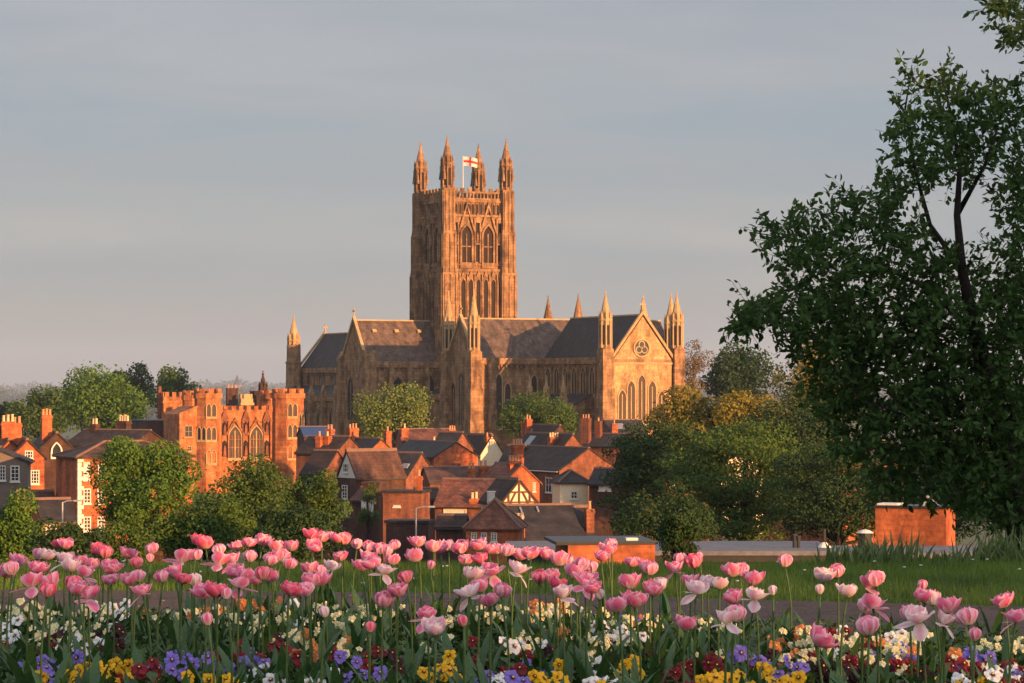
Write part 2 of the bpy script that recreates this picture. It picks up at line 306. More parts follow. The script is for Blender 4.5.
def chimney(parent, x, y, w, dpt, z0, z1, pots=2, m='brick', pm='pot'):
    b_ = MB(); b_.box(x-w/2, x+w/2, y-dpt/2, y+dpt/2, z0, z1-.32); b_.box(x-w/2-.06, x+w/2+.06, y-dpt/2-.06, y+dpt/2+.06, z1-.318, z1-.16); b_.box(x-w/2-.02, x+w/2+.02, y-dpt/2-.02, y+dpt/2+.02, z1-.158, z1)
    c = b_.build('chimney', m, parent)
    for i in range(pots):
        px = x+(i-(pots-1)/2)*w/max(pots, 1); h = .42+.14*rnd.random(); q = MB(); q.cone((px, y), .13, .105, z1+.003, z1+h, 8); q.cone((px, y), .135, .135, z1+h+.002, z1+h+.07, 8); q.build('pot', pm, c)
    return c
def battlement(b_, pts, z0, h, t=.35, n=None, mi=0, step=1.2):
    """merlons along a closed or open polyline"""
    for (x0, y0), (x1, y1) in zip(pts[:-1], pts[1:]):
        L = math.hypot(x1-x0, y1-y0); k = max(1, int(L/step)); u = Vector((x1-x0, y1-y0, 0))/L; v = Vector((-u.y, u.x, 0))
        for i in range(k):
            a = (i+.22)*L/k; c = (i+.78)*L/k; P = Vector((x0, y0, 0))
            q = [P+u*a-v*t/2, P+u*c-v*t/2, P+u*c+v*t/2, P+u*a+v*t/2]
            b_.add([(p.x, p.y, z0) for p in q]+[(p.x, p.y, z0+h) for p in q], [(0,3,2,1),(4,5,6,7),(0,1,5,4),(1,2,6,5),(2,3,7,6),(3,0,4,7)], mi)

# ------------------------------------------------------------------ house builder
warn = []
def house(label, anchor, d, th, W, L, rise, typ='gable', wall='brick', roof='tile_dark', wins=(), chims=(), sky_l=(), cat='house', name='brick_house', group='town houses below the cathedral', eave=None, timber=False, quoin=False, gface=None, gutter='black', ov=.22, base=None):
    th = R(th); r_ = Vector((math.cos(th), math.sin(th), 0)); bk = Vector((-math.sin(th), math.cos(th), 0))
    A = at(anchor[0], anchor[1], d)
    if typ == 'gable': C = Vector((A.x, A.y, 0)); zE = A.z-rise
    else: C = Vector((A.x, A.y, 0))+r_*W/2; zE = A.z
    mid = C+bk*L/2; gz = min(ground(C.x, C.y), ground(mid.x, mid.y))-.3 if base is None else base
    root = empty(name, (C.x, C.y, gz), th, label, cat, group); h = zE-gz; hw = W/2
    w = MB(); w.box(-hw, hw, 0, L, 0, h)
    X, Y, Z = Vector((1, 0, 0)), Vector((0, 1, 0)), Vector((0, 0, 1)); O = Vector((0, 0, h))
    if typ == 'gable': w.prism([(-hw, .001), (hw, .001), (0, rise)], (O, X, Z, Y), 0, L)
    if typ == 'gablex': w.prism([(0, .001), (L, .001), (L/2, rise)], (O, Y, Z, X), -hw, hw)
    wo_ = w.build('wall', wall, root); rf = MB(); t = .14
    if typ == 'gable' or typ == 'gablex':
        half, ln, fr = (hw, L, (O, X, Z, Y)) if typ == 'gable' else (L/2, W, (O+Y*L/2+X*(-hw), Y, Z, X))
        s = rise/half; e_ = half+ov; c = math.hypot(1, s)*t
        rf.prism([(-e_, -ov*s+.01), (0, rise+.01), (e_, -ov*s+.01), (e_, -ov*s+c), (0, rise+c), (-e_, -ov*s+c)], fr, -.12, ln+.12)
        rd = MB(); rd.prism([(-.16, rise+c-.16*s+.02), (.16, rise+c-.16*s+.02), (.1, rise+c+.07), (-.1, rise+c+.07)], fr, -.13, ln+.13)
        ro = rf.build('roof', roof, root); rd.build('ridge_tiles', 'ridge', ro)
        gt = MB()
        for sg in (-1, 1): gt.prism([(sg*(e_+.005), -ov*s-.02), (sg*(e_+.11), -ov*s-.02), (sg*(e_+.11), -ov*s+.09), (sg*(e_+.005), -ov*s+.09)], fr, 0, ln)
        gt.build('gutter', gutter, root)
    elif typ in ('hip', 'pyramid'):
        x0, x1, y0, y1 = -hw-ov, hw+ov, -ov, L+ov; z = h+.004
        if typ == 'pyramid': rr = [(0, L/2, h+rise)]*2
        elif W >= L: q = (L/2)*.95; rr = [(-hw+q, L/2, h+rise), (hw-q, L/2, h+rise)]
        else: q = hw*.95; rr = [(0, q, h+rise), (0, L-q, h+rise)]
        B = [(x0, y0, z), (x1, y0, z), (x1, y1, z), (x0, y1, z), (x0, y0, z+.1), (x1, y0, z+.1), (x1, y1, z+.1), (x0, y1, z+.1)]
        if W >= L or typ == 'pyramid': fs = [(4,5,9,8), (5,6,9), (6,7,8,9), (7,4,8)]
        else: fs = [(4,5,8), (5,6,9,8), (6,7,9), (7,4,8,9)]
        rf.add(B+rr, [(0,3,2,1), (0,1,5,4), (1,2,6,5), (2,3,7,6), (3,0,4,7)]+fs); ro = rf.build('roof', roof, root)
        rd = MB()
        for a, c in ((4, 8), (5, 9), (6, 9), (7, 8)) if W >= L else ((4, 8), (5, 8), (6, 9), (7, 9)):
            P = [Vector((B+rr)[a]), Vector((B+rr)[c])]; rd.tube([P[0]+Z*.03, P[1]+Z*.05], [.09, .09], 5)
        if (Vector(rr[0])-Vector(rr[1])).length > .1: rd.tube([Vector(rr[0])+Z*.05, Vector(rr[1])+Z*.05], [.1, .1], 5)
        rd.build('ridge_tiles', 'ridge', ro)
    else:
        rf.box(-hw-.12, hw+.12, -.12, L+.12, h+.003, h+.2); ro = rf.build('roof', roof, root)
    k = F/d; inv = lambda P: Vector(((P-C).dot(r_), (P-C).dot(bk), P.z-gz))
    for wn in wins:
        f, px, py, wp, hp = wn[:5]; st = wn[5] if len(wn) > 5 else 'sash'; fm = wn[6] if len(wn) > 6 else 'white'
        D = at(px, py, 1.0)
        if f == 'f': n_, P0, U, No, fs_ = -bk, C, X, -Y, abs(math.cos(th))
        elif f == 'l': n_, P0, U, No, fs_ = -r_, C-r_*hw, -Y, -X, abs(math.sin(th))
        else: n_, P0, U, No, fs_ = r_, C+r_*hw, Y, X, abs(math.sin(th))
        tt = P0.dot(n_)/D.dot(n_); P = inv(D*tt)
        lim = hw if f == 'f' else L
        if (f == 'f' and abs(P.x) > hw) or (f != 'f' and not 0 < P.y < L): warn.append((label, wn, tuple(round(q, 1) for q in P)))
        window(root, P, U, No, wp/k/max(fs_, .3), hp/k, st, fm)
    for c in chims:
        px, py, wp, dd = c[:4]; n = c[4] if len(c) > 4 else 2; cm = c[5] if len(c) > 5 else 'brick'; hh = c[6] if len(c) > 6 else 3.2
        P = inv(at(px, py, d+dd)); cw = max(.4, wp/k)
        P.x = min(max(P.x, -hw+cw/2+.05), hw-cw/2-.05) if hw*2 > cw+.1 else 0; P.y = min(max(P.y, .4), L-.4)
        chimney(root, P.x, P.y, cw, min(.75, cw), min(P.z-hh, h-.1), P.z, n, cm, rnd.choice(['pot', 'pot', 'pot_pale']))
    for s in sky_l:      # skylight on the slope that shows: fraction along, fraction up, width, height, side
        a, u, sw, sh, sd = s
        if typ == 'gable': half, ln, O2, A_, B_ = hw, L, Vector((0, 0, h)), Y, X
        else: half, ln, O2, A_, B_ = L/2, W, Vector((-hw, L/2, h)), X, Y
        up = Vector(B_*(-sd))*half+Z*rise; up.normalize(); nn = Vector(B_*sd)*rise+Z*half; nn.normalize()
        P = O2+A_*(a*ln)+B_*(sd*half*(1-u))+Z*(rise*u)+nn*.16
        q = MB(); q.prism(rect(sw, sh), (P, A_, up, nn), 0, .09); fo = q.build('skylight', 'metal', root); MB().prism(rect(sw-.16, sh-.16), (P, A_, up, nn), .091, .10).build('pane', 'glass_roof', fo)
    if timber:
        q = MB(); fr = (Vector((0, 0, h)), X, Z, -Y); tw = .14
        def bar(a, c):
            a, c = Vector((a[0], a[1], 0)), Vector((c[0], c[1], 0)); t_ = (c-a).normalized(); nn = Vector((-t_.y, t_.x, 0))*tw/2
            q.prism([(p.x, p.y) for p in (a-nn, c-nn, c+nn, a+nn)], fr, .002, .06+.006*len(q.f)/6)
        bar((-hw, 0), (0, rise)); bar((hw, 0), (0, rise)); bar((-hw, 0), (hw, 0)); bar((-hw*.5, rise*.48), (hw*.5, rise*.48)); bar((0, 0), (0, rise))
        bar((-hw*.5, 0), (-hw*.2, rise*.48)); bar((hw*.5, 0), (hw*.2, rise*.48)); bar((-hw*.62, 0), (-hw*.62, rise*.36)); bar((hw*.62, 0), (hw*.62, rise*.36))
        for x in (-hw*.96, -hw*.5, 0, hw*.5, hw*.96): bar((x, 0), (x, -2.2))
        bar((-hw, -1.1), (hw, -1.1)); q.build('timber_frame', 'timber', root)
    if gface: MB().prism([(-hw-.02, -.15), (hw+.02, -.15), (0, rise-.03)], (Vector((0, 0, h)), X, Z, -Y), .003, .009).build('gable_front', gface, root)
    if quoin:
        q = MB(); z = .5; i = 0; q.box(-hw-.012, -hw+.2, -.014, .1, .5, h-.25)
        while z < h-.2:
            a = .42 if i % 2 else .26; q.box(-hw-.03, -hw+a, -.04, a*.6, z, z+.3)
            z += .34; i += 1
        q.build('quoins', 'white', root)
    return root

# ------------------------------------------------------------------ the cathedral
TH = R(26); TD = 550.0; TC = Vector(((463-CX)/F*TD, TD, -13.4)); G0 = 13.4
cath = empty('cathedral', TC, TH, 'huge sandstone cathedral with a square pinnacled central tower and slate roofs', 'cathedral')
X, Y, Z = Vector((1, 0, 0)), Vector((0, 1, 0)), Vector((0, 0, 1))
cr_, cb_ = Vector((math.cos(TH), math.sin(TH), 0)), Vector((-math.sin(TH), math.cos(TH), 0))
# local: x = north (= -s), y = west (= -e), z measured from the ground; heights below are above eye level + G0
def cpx(px, py, face, val):
    """where the ray through a pixel meets the plane e=val ('e') or s=val ('s'), local coordinates"""
    D = at(px, py, 1.0); n_ = -cb_ if face == 'e' else -cr_; P0 = Vector((TC.x, TC.y, 0))+n_*val
    P = D*(P0.dot(n_)/D.dot(n_)); Q = P-Vector((TC.x, TC.y, 0)); return Vector((Q.dot(cr_), Q.dot(cb_), P.z+G0)), F/P.y
def cwin(parent, px, py0, py1, wp, face, val, frame='stone_pale', style='lancet'):
    P, k = cpx(px, (py0+py1)/2, face, val); fs_ = math.cos(TH) if face == 'e' else math.sin(TH)
    U, No = (X, -Y) if face == 'e' else (-Y, -X)
    return window(parent, P, U, No, wp/k/fs_, (py1-py0)/k, style, frame)
def spirelet(parent, x, y, zb, zs, zt, r=1.0, name='pinnacle', m='stone_pale', crockets=True, shaft=True):
    """octagonal pinnacle: shaft from zb to zs, spire to zt (local heights)"""
    b_ = MB()
    if shaft:
        b_.cone((x, y), r, r*.92, zb, zs, 8)
        for i in range(8):
            a = .3927+i*math.pi/4; c = (x+r*.97*math.cos(a), y+r*.97*math.sin(a)); b_.cone(c, .14*r+.05, .12*r+.04, zb+.1, zs+.5, 5); b_.cone(c, .16*r+.05, .01, zs+.5, zs+.5+r*1.1, 5)
        b_.cone((x, y), r*1.15, r*1.15, zs-.15, zs+.12, 8)
    b_.cone((x, y), r*1.0, .05, zs+.1, zt, 8)
    if crockets:
        n = max(3, int((zt-zs)/1.0))
        for j in range(n):
            f = (j+.6)/n; rr = r*.88*(1-f)+.05*f; zz = zs+.1+(zt-zs)*f
            for i in range(0, 8, 2):
                a = .3927+i*math.pi/4; b_.cone((x+rr*math.cos(a), y+rr*math.sin(a)), .12, .05, zz-.12, zz+.14, 4)
    b_.cone((x, y), .16, .16, zt-.25, zt-.05, 6); b_.box(x-.05, x+.05, y-.05, y+.05, zt-.05, zt+.45); b_.box(x-.2, x+.2, y-.045, y+.045, zt+.12, zt+.24)
    o = b_.build(name, m, parent)
    if shaft:
        q = MB()
        for i in range(8):
            a = i*math.pi/4; nn = Vector((math.cos(a), math.sin(a), 0)); U = Vector((-nn.y, nn.x, 0)); ap = r*.93
            q.prism(arch(r*.42, (zs-zb)*.72), (Vector((x, y, zb+(zs-zb)*.12))+nn*(ap-.05), U, Z, nn), 0, .06)
        q.build('niche', 'louvre_shade', o)  # dark fill standing for the shade inside each niche
    return o
# --- central tower
tw = MB(); a = 6.85
tw = MB(); z1 = 24+G0
tw.box(-a, a, -a, a, 0, 38.6+G0)                                          # core
tw.box(-a-.45, a+.45, -a-.45, a+.45, 0, z1); tw.box(-a-.65, a+.65, -a-.65, a+.65, z1+.002, z1+.5)
for z_ in (33.9+1.3, 38.2): tw.box(-a-.35, a+.35, -a-.35, a+.35, z_+G0, z_+.42+G0)
for z_ in (25.2,): tw.box(-a-.25, a+.25, -a-.25, a+.25, z_+G0, z_+.3+G0)
# parapet with pierced battlements
for sx, sy in ((0, -1), (0, 1), (-1, 0), (1, 0)):
    fr = (Vector((sx*(a-.1), sy*(a-.1), 0)), X if sx == 0 else Y, Z, Vector((sx, sy, 0)))
    tw.prism([(-a, 38.62+G0), (a, 38.62+G0), (a, 39.1+G0), (-a, 39.1+G0)], fr, -.2, .2); tw.prism([(-a, 40.1+G0), (a, 40.1+G0), (a, 40.45+G0), (-a, 40.45+G0)], fr, -.2, .2)
    for i in range(17):
        u = -a+(i+.5)*2*a/17; tw.prism([(u-.14, 39.1+G0), (u+.14, 39.1+G0), (u+.14, 40.1+G0), (u-.14, 40.1+G0)], fr, -.19, .19)
        if i % 2 == 0: tw.prism([(u-.42, 40.45+G0), (u+.42, 40.45+G0), (u+.42, 41.15+G0), (u-.42, 41.15+G0)], fr, -.19, .19)
tower = tw.build('tower', 'stone', cath)
for sx in (-1, 1):
    for sy in (-1, 1):
        b_ = MB(); cx, cy = sx*(a-.15), sy*(a-.15)
        for zb, zt, hw in ((0, 12, 1.9), (12, 23.5, 1.72), (23.5, 32, 1.5), (32, 40.9, 1.25)):
            b_.box(cx-hw, cx+hw, cy-hw, cy+hw, zb+G0 if zb else 0, zt+G0-.004)
            if zt < 40:
                for dx in (-1, 1):
                    for dy in (-1, 1): b_.cone((cx+dx*(hw-.3), cy+dy*(hw-.3)), .34, .02, zt+G0, zt+G0+2.2, 4, rot=.785)
        for dx, dy in ((0, sy), (sx, 0)):         # ribs down the outer faces
            for q in (-.7, 0, .7):
                for zb, zt, hw in ((12, 23.2, 1.72), (23.8, 31.6, 1.5), (32.3, 40.6, 1.25)):
                    x_ = cx+(dx*(hw+.08) if dx else q*hw); y_ = cy+(dy*(hw+.08) if dy else q*hw); b_.box(x_-.13, x_+.13, y_-.13, y_+.13, zb+G0, zt+G0)
        b_.build('buttress', 'stone', tower)
        spirelet(tower, cx, cy, 40.9+G0, 46.0+G0, 51.3+G0, 1.22, m='stone')
        for dx in (-1, 1):
            for dy in (-1, 1): spirelet(tower, cx+dx*1.05, cy+dy*1.05, 0, 42.6+G0, 45.2+G0, .33, name='corner_spirelet', m='stone', crockets=False, shaft=False)
for fx, fy in ((0, -1), (-1, 0), (1, 0), (0, 1)):
    Nn = Vector((fx, fy, 0)); U = X*1 if fx == 0 else Y*1
    if fy == 1: U = -X
    O = Nn*(a+.0); fr = (O, U, Z, Nn); det = MB(); dk = MB()
    for cx in (-2.45, 2.45):                      # paired belfry openings with gables
        po = arch(2.2, 7.6); fr2 = (O+U*cx+Z*(25.8+G0), U, Z, Nn); det.ring(off(po, .42), po, fr2, -.05, .38)
        dk.prism(po, fr2, -.05, .03); det.prism([(-.11, 0), (.11, 0), (.11, 6), (-.11, 6)], fr2, .03, .2)
        det.prism([(-1.1, 3.2), (1.1, 3.2), (1.1, 3.45), (-1.1, 3.45)], fr2, .03, .16)
        for sg in (-1, 1): det.prism([(sg*2.0, 6.2), (sg*1.62, 6.2), (0, 11.4), (0, 12.4)], fr2, .05, .5)
        det.prism([(-.14, 11.9), (.14, 11.9), (.14, 12.9), (-.14, 12.9)], fr2, .1, .4)
    for u in (-5.0, 0, 5.0):                      # niches with figures between the openings
        det.prism([(u-.16-.6, 25.8+G0), (u+.16-.6, 25.8+G0), (u+.16-.6, 35+G0), (u-.16-.6, 35+G0)], fr, 0, .42); det.prism([(u-.16+.6, 25.8+G0), (u+.16+.6, 25.8+G0), (u+.16+.6, 35+G0), (u-.16+.6, 35+G0)], fr, 0, .42)
        dk.prism([(u-.42, 26+G0), (u+.42, 26+G0), (u+.42, 34+G0), (u-.42, 34+G0)], fr, -.02, .04)
        det.prism([(u-.28, 30.0+G0), (u+.28, 30.0+G0), (u+.2, 31.6+G0), (u, 32.1+G0), (u-.2, 31.6+G0)], fr, .04, .4); det.prism([(u-.8, 34+G0), (u+.8, 34+G0), (u, 36.2+G0)], fr, .05, .46)
        det.prism([(u-.5, 29.5+G0), (u+.5, 29.5+G0), (u+.5, 29.9+G0), (u-.5, 29.9+G0)], fr, .04, .45)
    for i in range(13):                           # blind panels under the parapet
        u = -5.7+i*.95; po = arch(.55, 2.2); dk.prism(po, (O+U*u+Z*(35.75+G0), U, Z, Nn), -.02, .05)
        det.prism([(u-.47, 35.7+G0), (u-.35, 35.7+G0), (u-.35, 38.1+G0), (u-.47, 38.1+G0)], fr, 0, .22)
    O3 = Nn*(a+.45); fr3 = (O3, U, Z, Nn)
    for i in range(7):                            # tall arcade of the lower stage
        u = -5.1+i*1.7; po = arch(.95, 9.2); f4 = (O3+U*u+Z*(13.2+G0), U, Z, Nn); dk.prism(po, f4, -.05, .04); det.ring(off(po, .2), po, f4, -.04, .26)
        det.prism([(u-.85-.12, 12+G0), (u-.85+.12, 12+G0), (u-.85+.12, 23.4+G0), (u-.85-.12, 23.4+G0)], fr3, 0, .42)
        det.prism([(u-.5, 22.9+G0), (u+.5, 22.9+G0), (u, 24.3+G0)], fr3, .02, .32)
    d_ = det.build('tracery', 'stone_pale' if False else 'stone', tower); dk.build('louvre_and_recess_shade', 'louvre_shade', d_)  # belfry louvres together with painted shade of niches, panels and arcade
# --- arms: wall body plus pitched roof
def arm(name, axis, a0, a1, half, zE, zR, roof_m='slate', lo=0.0, gable_end=None, over=.35):
    b_ = MB(); r2 = MB(); rise = zR-zE
    if axis == 'e': fr = (Vector((0, 0, 0)), X, Z, -Y)
    else: fr = (Vector((0, -lo, 0)), Y, Z, -X)
    b_.prism([(-half, 0), (half, 0), (half, zE+G0), (0, zR+G0-.05), (-half, zE+G0)], fr, a0, a1)
    for sg in (-1, 1):
        b_.prism([(sg*half, zE+G0-.55), (sg*(half+.4), zE+G0-.45), (sg*(half+.4), zE+G0+.75), (sg*half, zE+G0+.75)], fr, a0, a1)      # parapet
        n = int((a1-a0)/1.0)
        for i in range(n): b_.prism([(sg*(half+.02), zE+G0-1.05), (sg*(half+.3), zE+G0-1.05), (sg*(half+.3), zE+G0-.56), (sg*(half+.02), zE+G0-.56)], fr, a0+(i+.3)*(a1-a0)/n, a0+(i+.68)*(a1-a0)/n)
    wl = b_.build(name, 'stone', cath); s = rise/half; t = .25
    r2.prism([(-half, zE+G0+.02), (0, zR+G0+.02), (half, zE+G0+.02), (half, zE+G0+.3), (0, zR+G0+.3), (-half, zE+G0+.3)], fr, a0+.02, a1-.3)
    ro = r2.build('roof', roof_m, wl); rg = MB(); rg.prism([(-.2, zR+G0+.15), (.2, zR+G0+.15), (.13, zR+G0+.42), (-.13, zR+G0+.42)], fr, a0+.02, a1-.3); rg.build('ridge', 'stone_pale', wl)
    if gable_end is not None:                     # coping along the end gable
        g_ = MB(); pk = .75
        for sg in (-1, 1): g_.prism([(sg*(half+.45), zE+G0), (0, zR+G0+.35), (0, zR+G0+pk+.35), (sg*(half+.45), zE+G0+pk)], fr, a1-.35, a1+.25)
        g_.build('gable_coping', 'stone_pale', wl); c = MB(); P = fr[0]+fr[3]*(a1-.05)+Z*(zR+G0+pk+.3)
        c.box(P.x-.1, P.x+.1, P.y-.1, P.y+.1, P.z, P.z+1.7); ux, uy = (fr[1].x, fr[1].y)
        c.box(P.x-.6*abs(ux)-.08, P.x+.6*abs(ux)+.08, P.y-.6*abs(uy)-.08, P.y+.6*abs(uy)+.08, P.z+.95, P.z+1.2); c.build('cross', 'stone_pale', wl)
    return wl
nave = arm('nave', 'e', -76.5, -7.6, 6.6, 3.9, 12.4)
g_ = MB()
for sg in (-1, 1): g_.prism([(sg*7.1, 3.9+G0), (0, 12.7+G0), (0, 13.4+G0), (sg*7.1, 4.6+G0)], (Vector((0, 0, 0)), X, Z, -Y), -77.1, -76.4)
g_.build('gable_coping', 'stone_pale', nave); c = MB(); c.box(-.1, .1, 76.6, 76.85, 13.2+G0, 15+G0); c.box(-.6, .6, 76.6, 76.85, 14.1+G0, 14.4+G0); c.build('cross', 'stone_pale', nave)
mtr = arm('main_transept', 's', 7.62, 24.6, 6.6, 4.6, 13.6, 'slate_lead', gable_end=1)
ntr = arm('north_transept', 's', -23.5, -7.62, 6.6, 4.6, 13.4)
cho = arm('choir', 'e', 7.62, 37-.01, 6.5, 4.9, 13.1)
lady = arm('lady_chapel', 'e', 49.01, 77.5, 6.1, 4.9, 13.1, gable_end=1)
# middle of the east crossing and its transept
setr = MB()
set_ = arm('east_transept', 's', -23, 20.5, 6.2, 4.9, 13.0, 'slate_lead', lo=43, gable_end=1)
# aisles with lean-to roofs
def aisle(name, e0, e1, s0, s1, zt, ztop, par=None):
    b_ = MB(); fr = (Vector((0, 0, 0)), -X, Z, -Y); sg = 1 if s1 > 0 else -1
    b_.prism([(s0, 0), (s1, 0), (s1, zt+G0), (s0, ztop+G0)], fr, e0, e1); b_.prism([(s1, zt+G0-.5), (s1+.35*sg, zt+G0-.4), (s1+.35*sg, zt+G0+.8), (s1, zt+G0+.8)], fr, e0, e1)
    o = b_.build(name, 'stone', cath); r2 = MB(); r2.prism([(s0, ztop+G0+.01), (s1, zt+G0+.01), (s1, zt+G0+.2), (s0, ztop+G0+.2)], fr, e0+.02, e1-.02); r2.build('roof', 'slate', o); return o
nais = aisle('nave_aisle', -76, -6.7, 6.62, 13, -2.5, .4)
cais = aisle('choir_aisle', 7.7, 36.7, 6.52, 13.5, -2.0, .8)
lais = aisle('chapel_aisle', 49.3, 70, 6.12, 10.4, -3.4, -1.2)
def butt(parent, e_, s_, w, dpt, steps, m='stone', name='buttress', top=1.6):
    b_ = MB(); zb = 0
    for zt, k in steps:
        ww, dd = w*k, dpt*k; b_.box(-s_-ww/2, -s_+ww/2, -e_-dd/2, -e_+dd/2, zb, zt+G0-.003)
        zb = zt+G0
    ww, dd = w*steps[-1][1], dpt*steps[-1][1]
    b_.add([(-s_-ww/2, -e_-dd/2, zb), (-s_+ww/2, -e_-dd/2, zb), (-s_+ww/2, -e_+dd/2, zb), (-s_-ww/2, -e_+dd/2, zb), (-s_, -e_-dd/2, zb+top), (-s_, -e_+dd/2, zb+top)], [(0,3,2,1),(0,1,4),(1,2,5,4),(2,3,5),(3,0,4,5)])
    return b_.build(name, m, parent)
ST = [(-6, 1.25), (1, 1.1), (5.8, 1.0)]
# east front
for s_ in (-7.4, 7.4):
    butt(lady, 77.0, s_, 2.2, 2.4, [(-6, 1.25), (0, 1.12), (7.0, 1.0)], m='stone', top=.8)
    spirelet(lady, -s_, -77.0, 7.2+G0, 12.3+G0, 17.2+G0, 1.12)
for px, y0, y1 in ((622, 390, 420), (631, 381, 420.5), (641.5, 375, 421), (652, 381, 421.5), (661.5, 391, 422)): cwin(lady, px, y0, y1, 7.2, 'e', 77.5)
P, k_ = cpx(641.5, 348, 'e', 77.5); window(lady, P, X, -Y, 2.9, 2.9, 'round', 'stone_pale')
b_ = MB(); b_.box(-6.2, 6.2, -77.7, -77.503, 4.3+G0, 4.65+G0); b_.box(-6.2, 6.2, -77.7, -77.503, -6.4+G0, -6.0+G0); b_.build('string_course', 'stone_pale', lady)
b_ = MB(); b_.prism([(-6.0, 5.2+G0), (6.0, 5.2+G0), (0, 13.0+G0)], (Vector((0, -77.5, 0)), X, Z, -Y), .003, .012); b_.prism([(-6.0, 0), (6.0, 0), (6.0, 4.28+G0), (-6.0, 4.28+G0)], (Vector((0, -77.5, 0)), X, Z, -Y), .003, .012); b_.build('sunlit_front_facing', 'stone_gold_sunlit', lady)  # thin facing that colours the east front brighter, as if in sun
# south-east transept
for e_ in (37.3, 48.7):
    butt(set_, e_, 20.4, 2.3, 2.4, [(-6, 1.25), (0, 1.12), (6.8, 1.0)], top=.8); spirelet(set_, -20.4, -e_, 7+G0, 12.2+G0, 18.3+G0, 1.05)
    spirelet(set_, 22.6, -e_*.985, 7+G0, 12.6+G0, 18.1+G0, 1.25)
butt(set_, 49.6, 17.2, 1.4, 1.6, [(-4, 1.2), (4.5, 1)])
for px, y0, y1, w in ((490.5, 384, 426, 5.6), (498.8, 374, 426, 5.8), (507.5, 383, 426, 5.6), (534, 375, 392, 5.5)): cwin(set_, px, y0, y1, w, 'e', 49.2)
for px, y0, y1 in ((454, 382, 425), (461, 374, 425), (468, 382, 425)): cwin(set_, px, y0, y1, 3.6, 's', 20.5, 'stone')
# main transept windows
for px, y0, y1, w in ((351, 376, 420, 7),): cwin(mtr, px, y0, y1, w, 's', 24.6, 'stone')
for px, y0, y1, w in ((398, 377, 425, 14), (429, 374, 418, 10)): cwin(mtr, px, y0, y1, w, 'e', 6.6, 'stone')
butt(mtr, 6.6, 24.2, 2.6, 2.6, [(-4, 1.15), (7.6, 1.0)], top=.05); butt(mtr, -6.6, 24.4, 1.8, 2.0, [(-4, 1.15), (6, 1.0)])
for s_ in (11.5, 15.5, 19.5): butt(mtr, 7.2, s_, .9, 1.2, [(-6, 1.3), (3.6, 1.0)])
for f in (.13, .42, .72):                         # roof lights of the main transept
    P = Vector((-(24.6-f*17-1.5), 0, 0)); up = Vector((0, 6.6, 9.2)).normalized(); nn = Vector((0, -9.2, 6.6)).normalized()
    P += Vector((0, -6.6*.26, 4.6+9.2*.74+G0))+nn*.3; q = MB(); q.prism(rect(.9, .7), (P, X, up, nn), 0, .3); q.build('roof_light', 'stone_pale', mtr)
for e_ in (-7, 7): spirelet(ntr, 23.4, -e_, 6+G0, 12.6+G0, 19.4+G0, 1.5, m='stone', crockets=False)
# nave windows, west turret
for i in range(8):
    e_ = -70+i*7.4; window(nave, Vector((-6.6, -e_, 2.0+G0)), -Y, -X, 2.0, 3.0, 'lancet', 'stone'); window(nais, Vector((-13, -e_, -7.5+G0)), -Y, -X, 2.6, 6.0, 'lancet', 'stone'); butt(nais, e_+3.7, 13.5, 1.0, 1.4, [(-6, 1.3), (-1, 1.0)])
t_ = MB(); t_.cone((-8.6, 74.8), 2.1, 1.75, 0, 6+G0, 8); t_.cone((-8.6, 74.8), 1.65, 1.6, 6+G0, 10+G0, 8); t_.cone((-8.6, 74.8), 1.95, 1.95, 5.7+G0, 6.1+G0, 8); to = t_.build('west_turret', 'stone', cath)
spirelet(to, -8.6, 74.8, 6.2+G0, 11+G0, 16.6+G0, 1.35)
# lady chapel south wall: panels
for i in range(6):
    e_ = 51.5+i*3.6; window(lady, Vector((-6.1, -e_, 1.4+G0)), -Y, -X, 1.9, 5.0, 'lancet', 'stone_pale'); b_ = MB(); b_.box(-6.6, -6.1, -e_-1.95, -e_-1.6, -2+G0, 4.2+G0); b_.build('pilaster', 'stone', lady)
for e_ in (53, 60, 67): butt(lais, e_, 10.8, 1.1, 1.3, [(-6, 1.3), (-2, 1)]); spirelet(lais, -10.8, -e_, -1.8+G0, -.6+G0, 2+G0, .5, crockets=False)
# flag on the tower roof
fp = empty('flagpole', TC+Vector((0, 0, 38.6+G0)), TH, 'white flagpole on the cathedral tower roof', 'flagpole')
MB().tube([(0, 0, 0), (0, 0, 9.8)], [.12, .07], 8).build('pole', 'white', fp)
fb = MB(); nx_, nz_ = 16, 8; FW, FH = 3.2, 1.9
for j in range(nz_+1):
    for i in range(nx_+1):
        u, v = i/nx_, j/nz_; fb.v.append((.1+FW*u*.9, .35*u*math.sin(u*7+v), 9.6-FH*v-.5*u*u))
for j in range(nz_):
    for i in range(nx_):
        fb.f.append((j*(nx_+1)+i, j*(nx_+1)+i+1, (j+1)*(nx_+1)+i+1, (j+1)*(nx_+1)+i)); fb.m.append(1 if i in (7, 8) or j in (3, 4) else 0)
fo = fb.build('flag', ['white', 'red'], None, True); fo.location = TC+Vector((0, 0, 38.6+G0)); fo.rotation_euler = (0, 0, R(-10)); tag(fo, 'white flag with a red cross flying on the cathedral tower', 'flag')

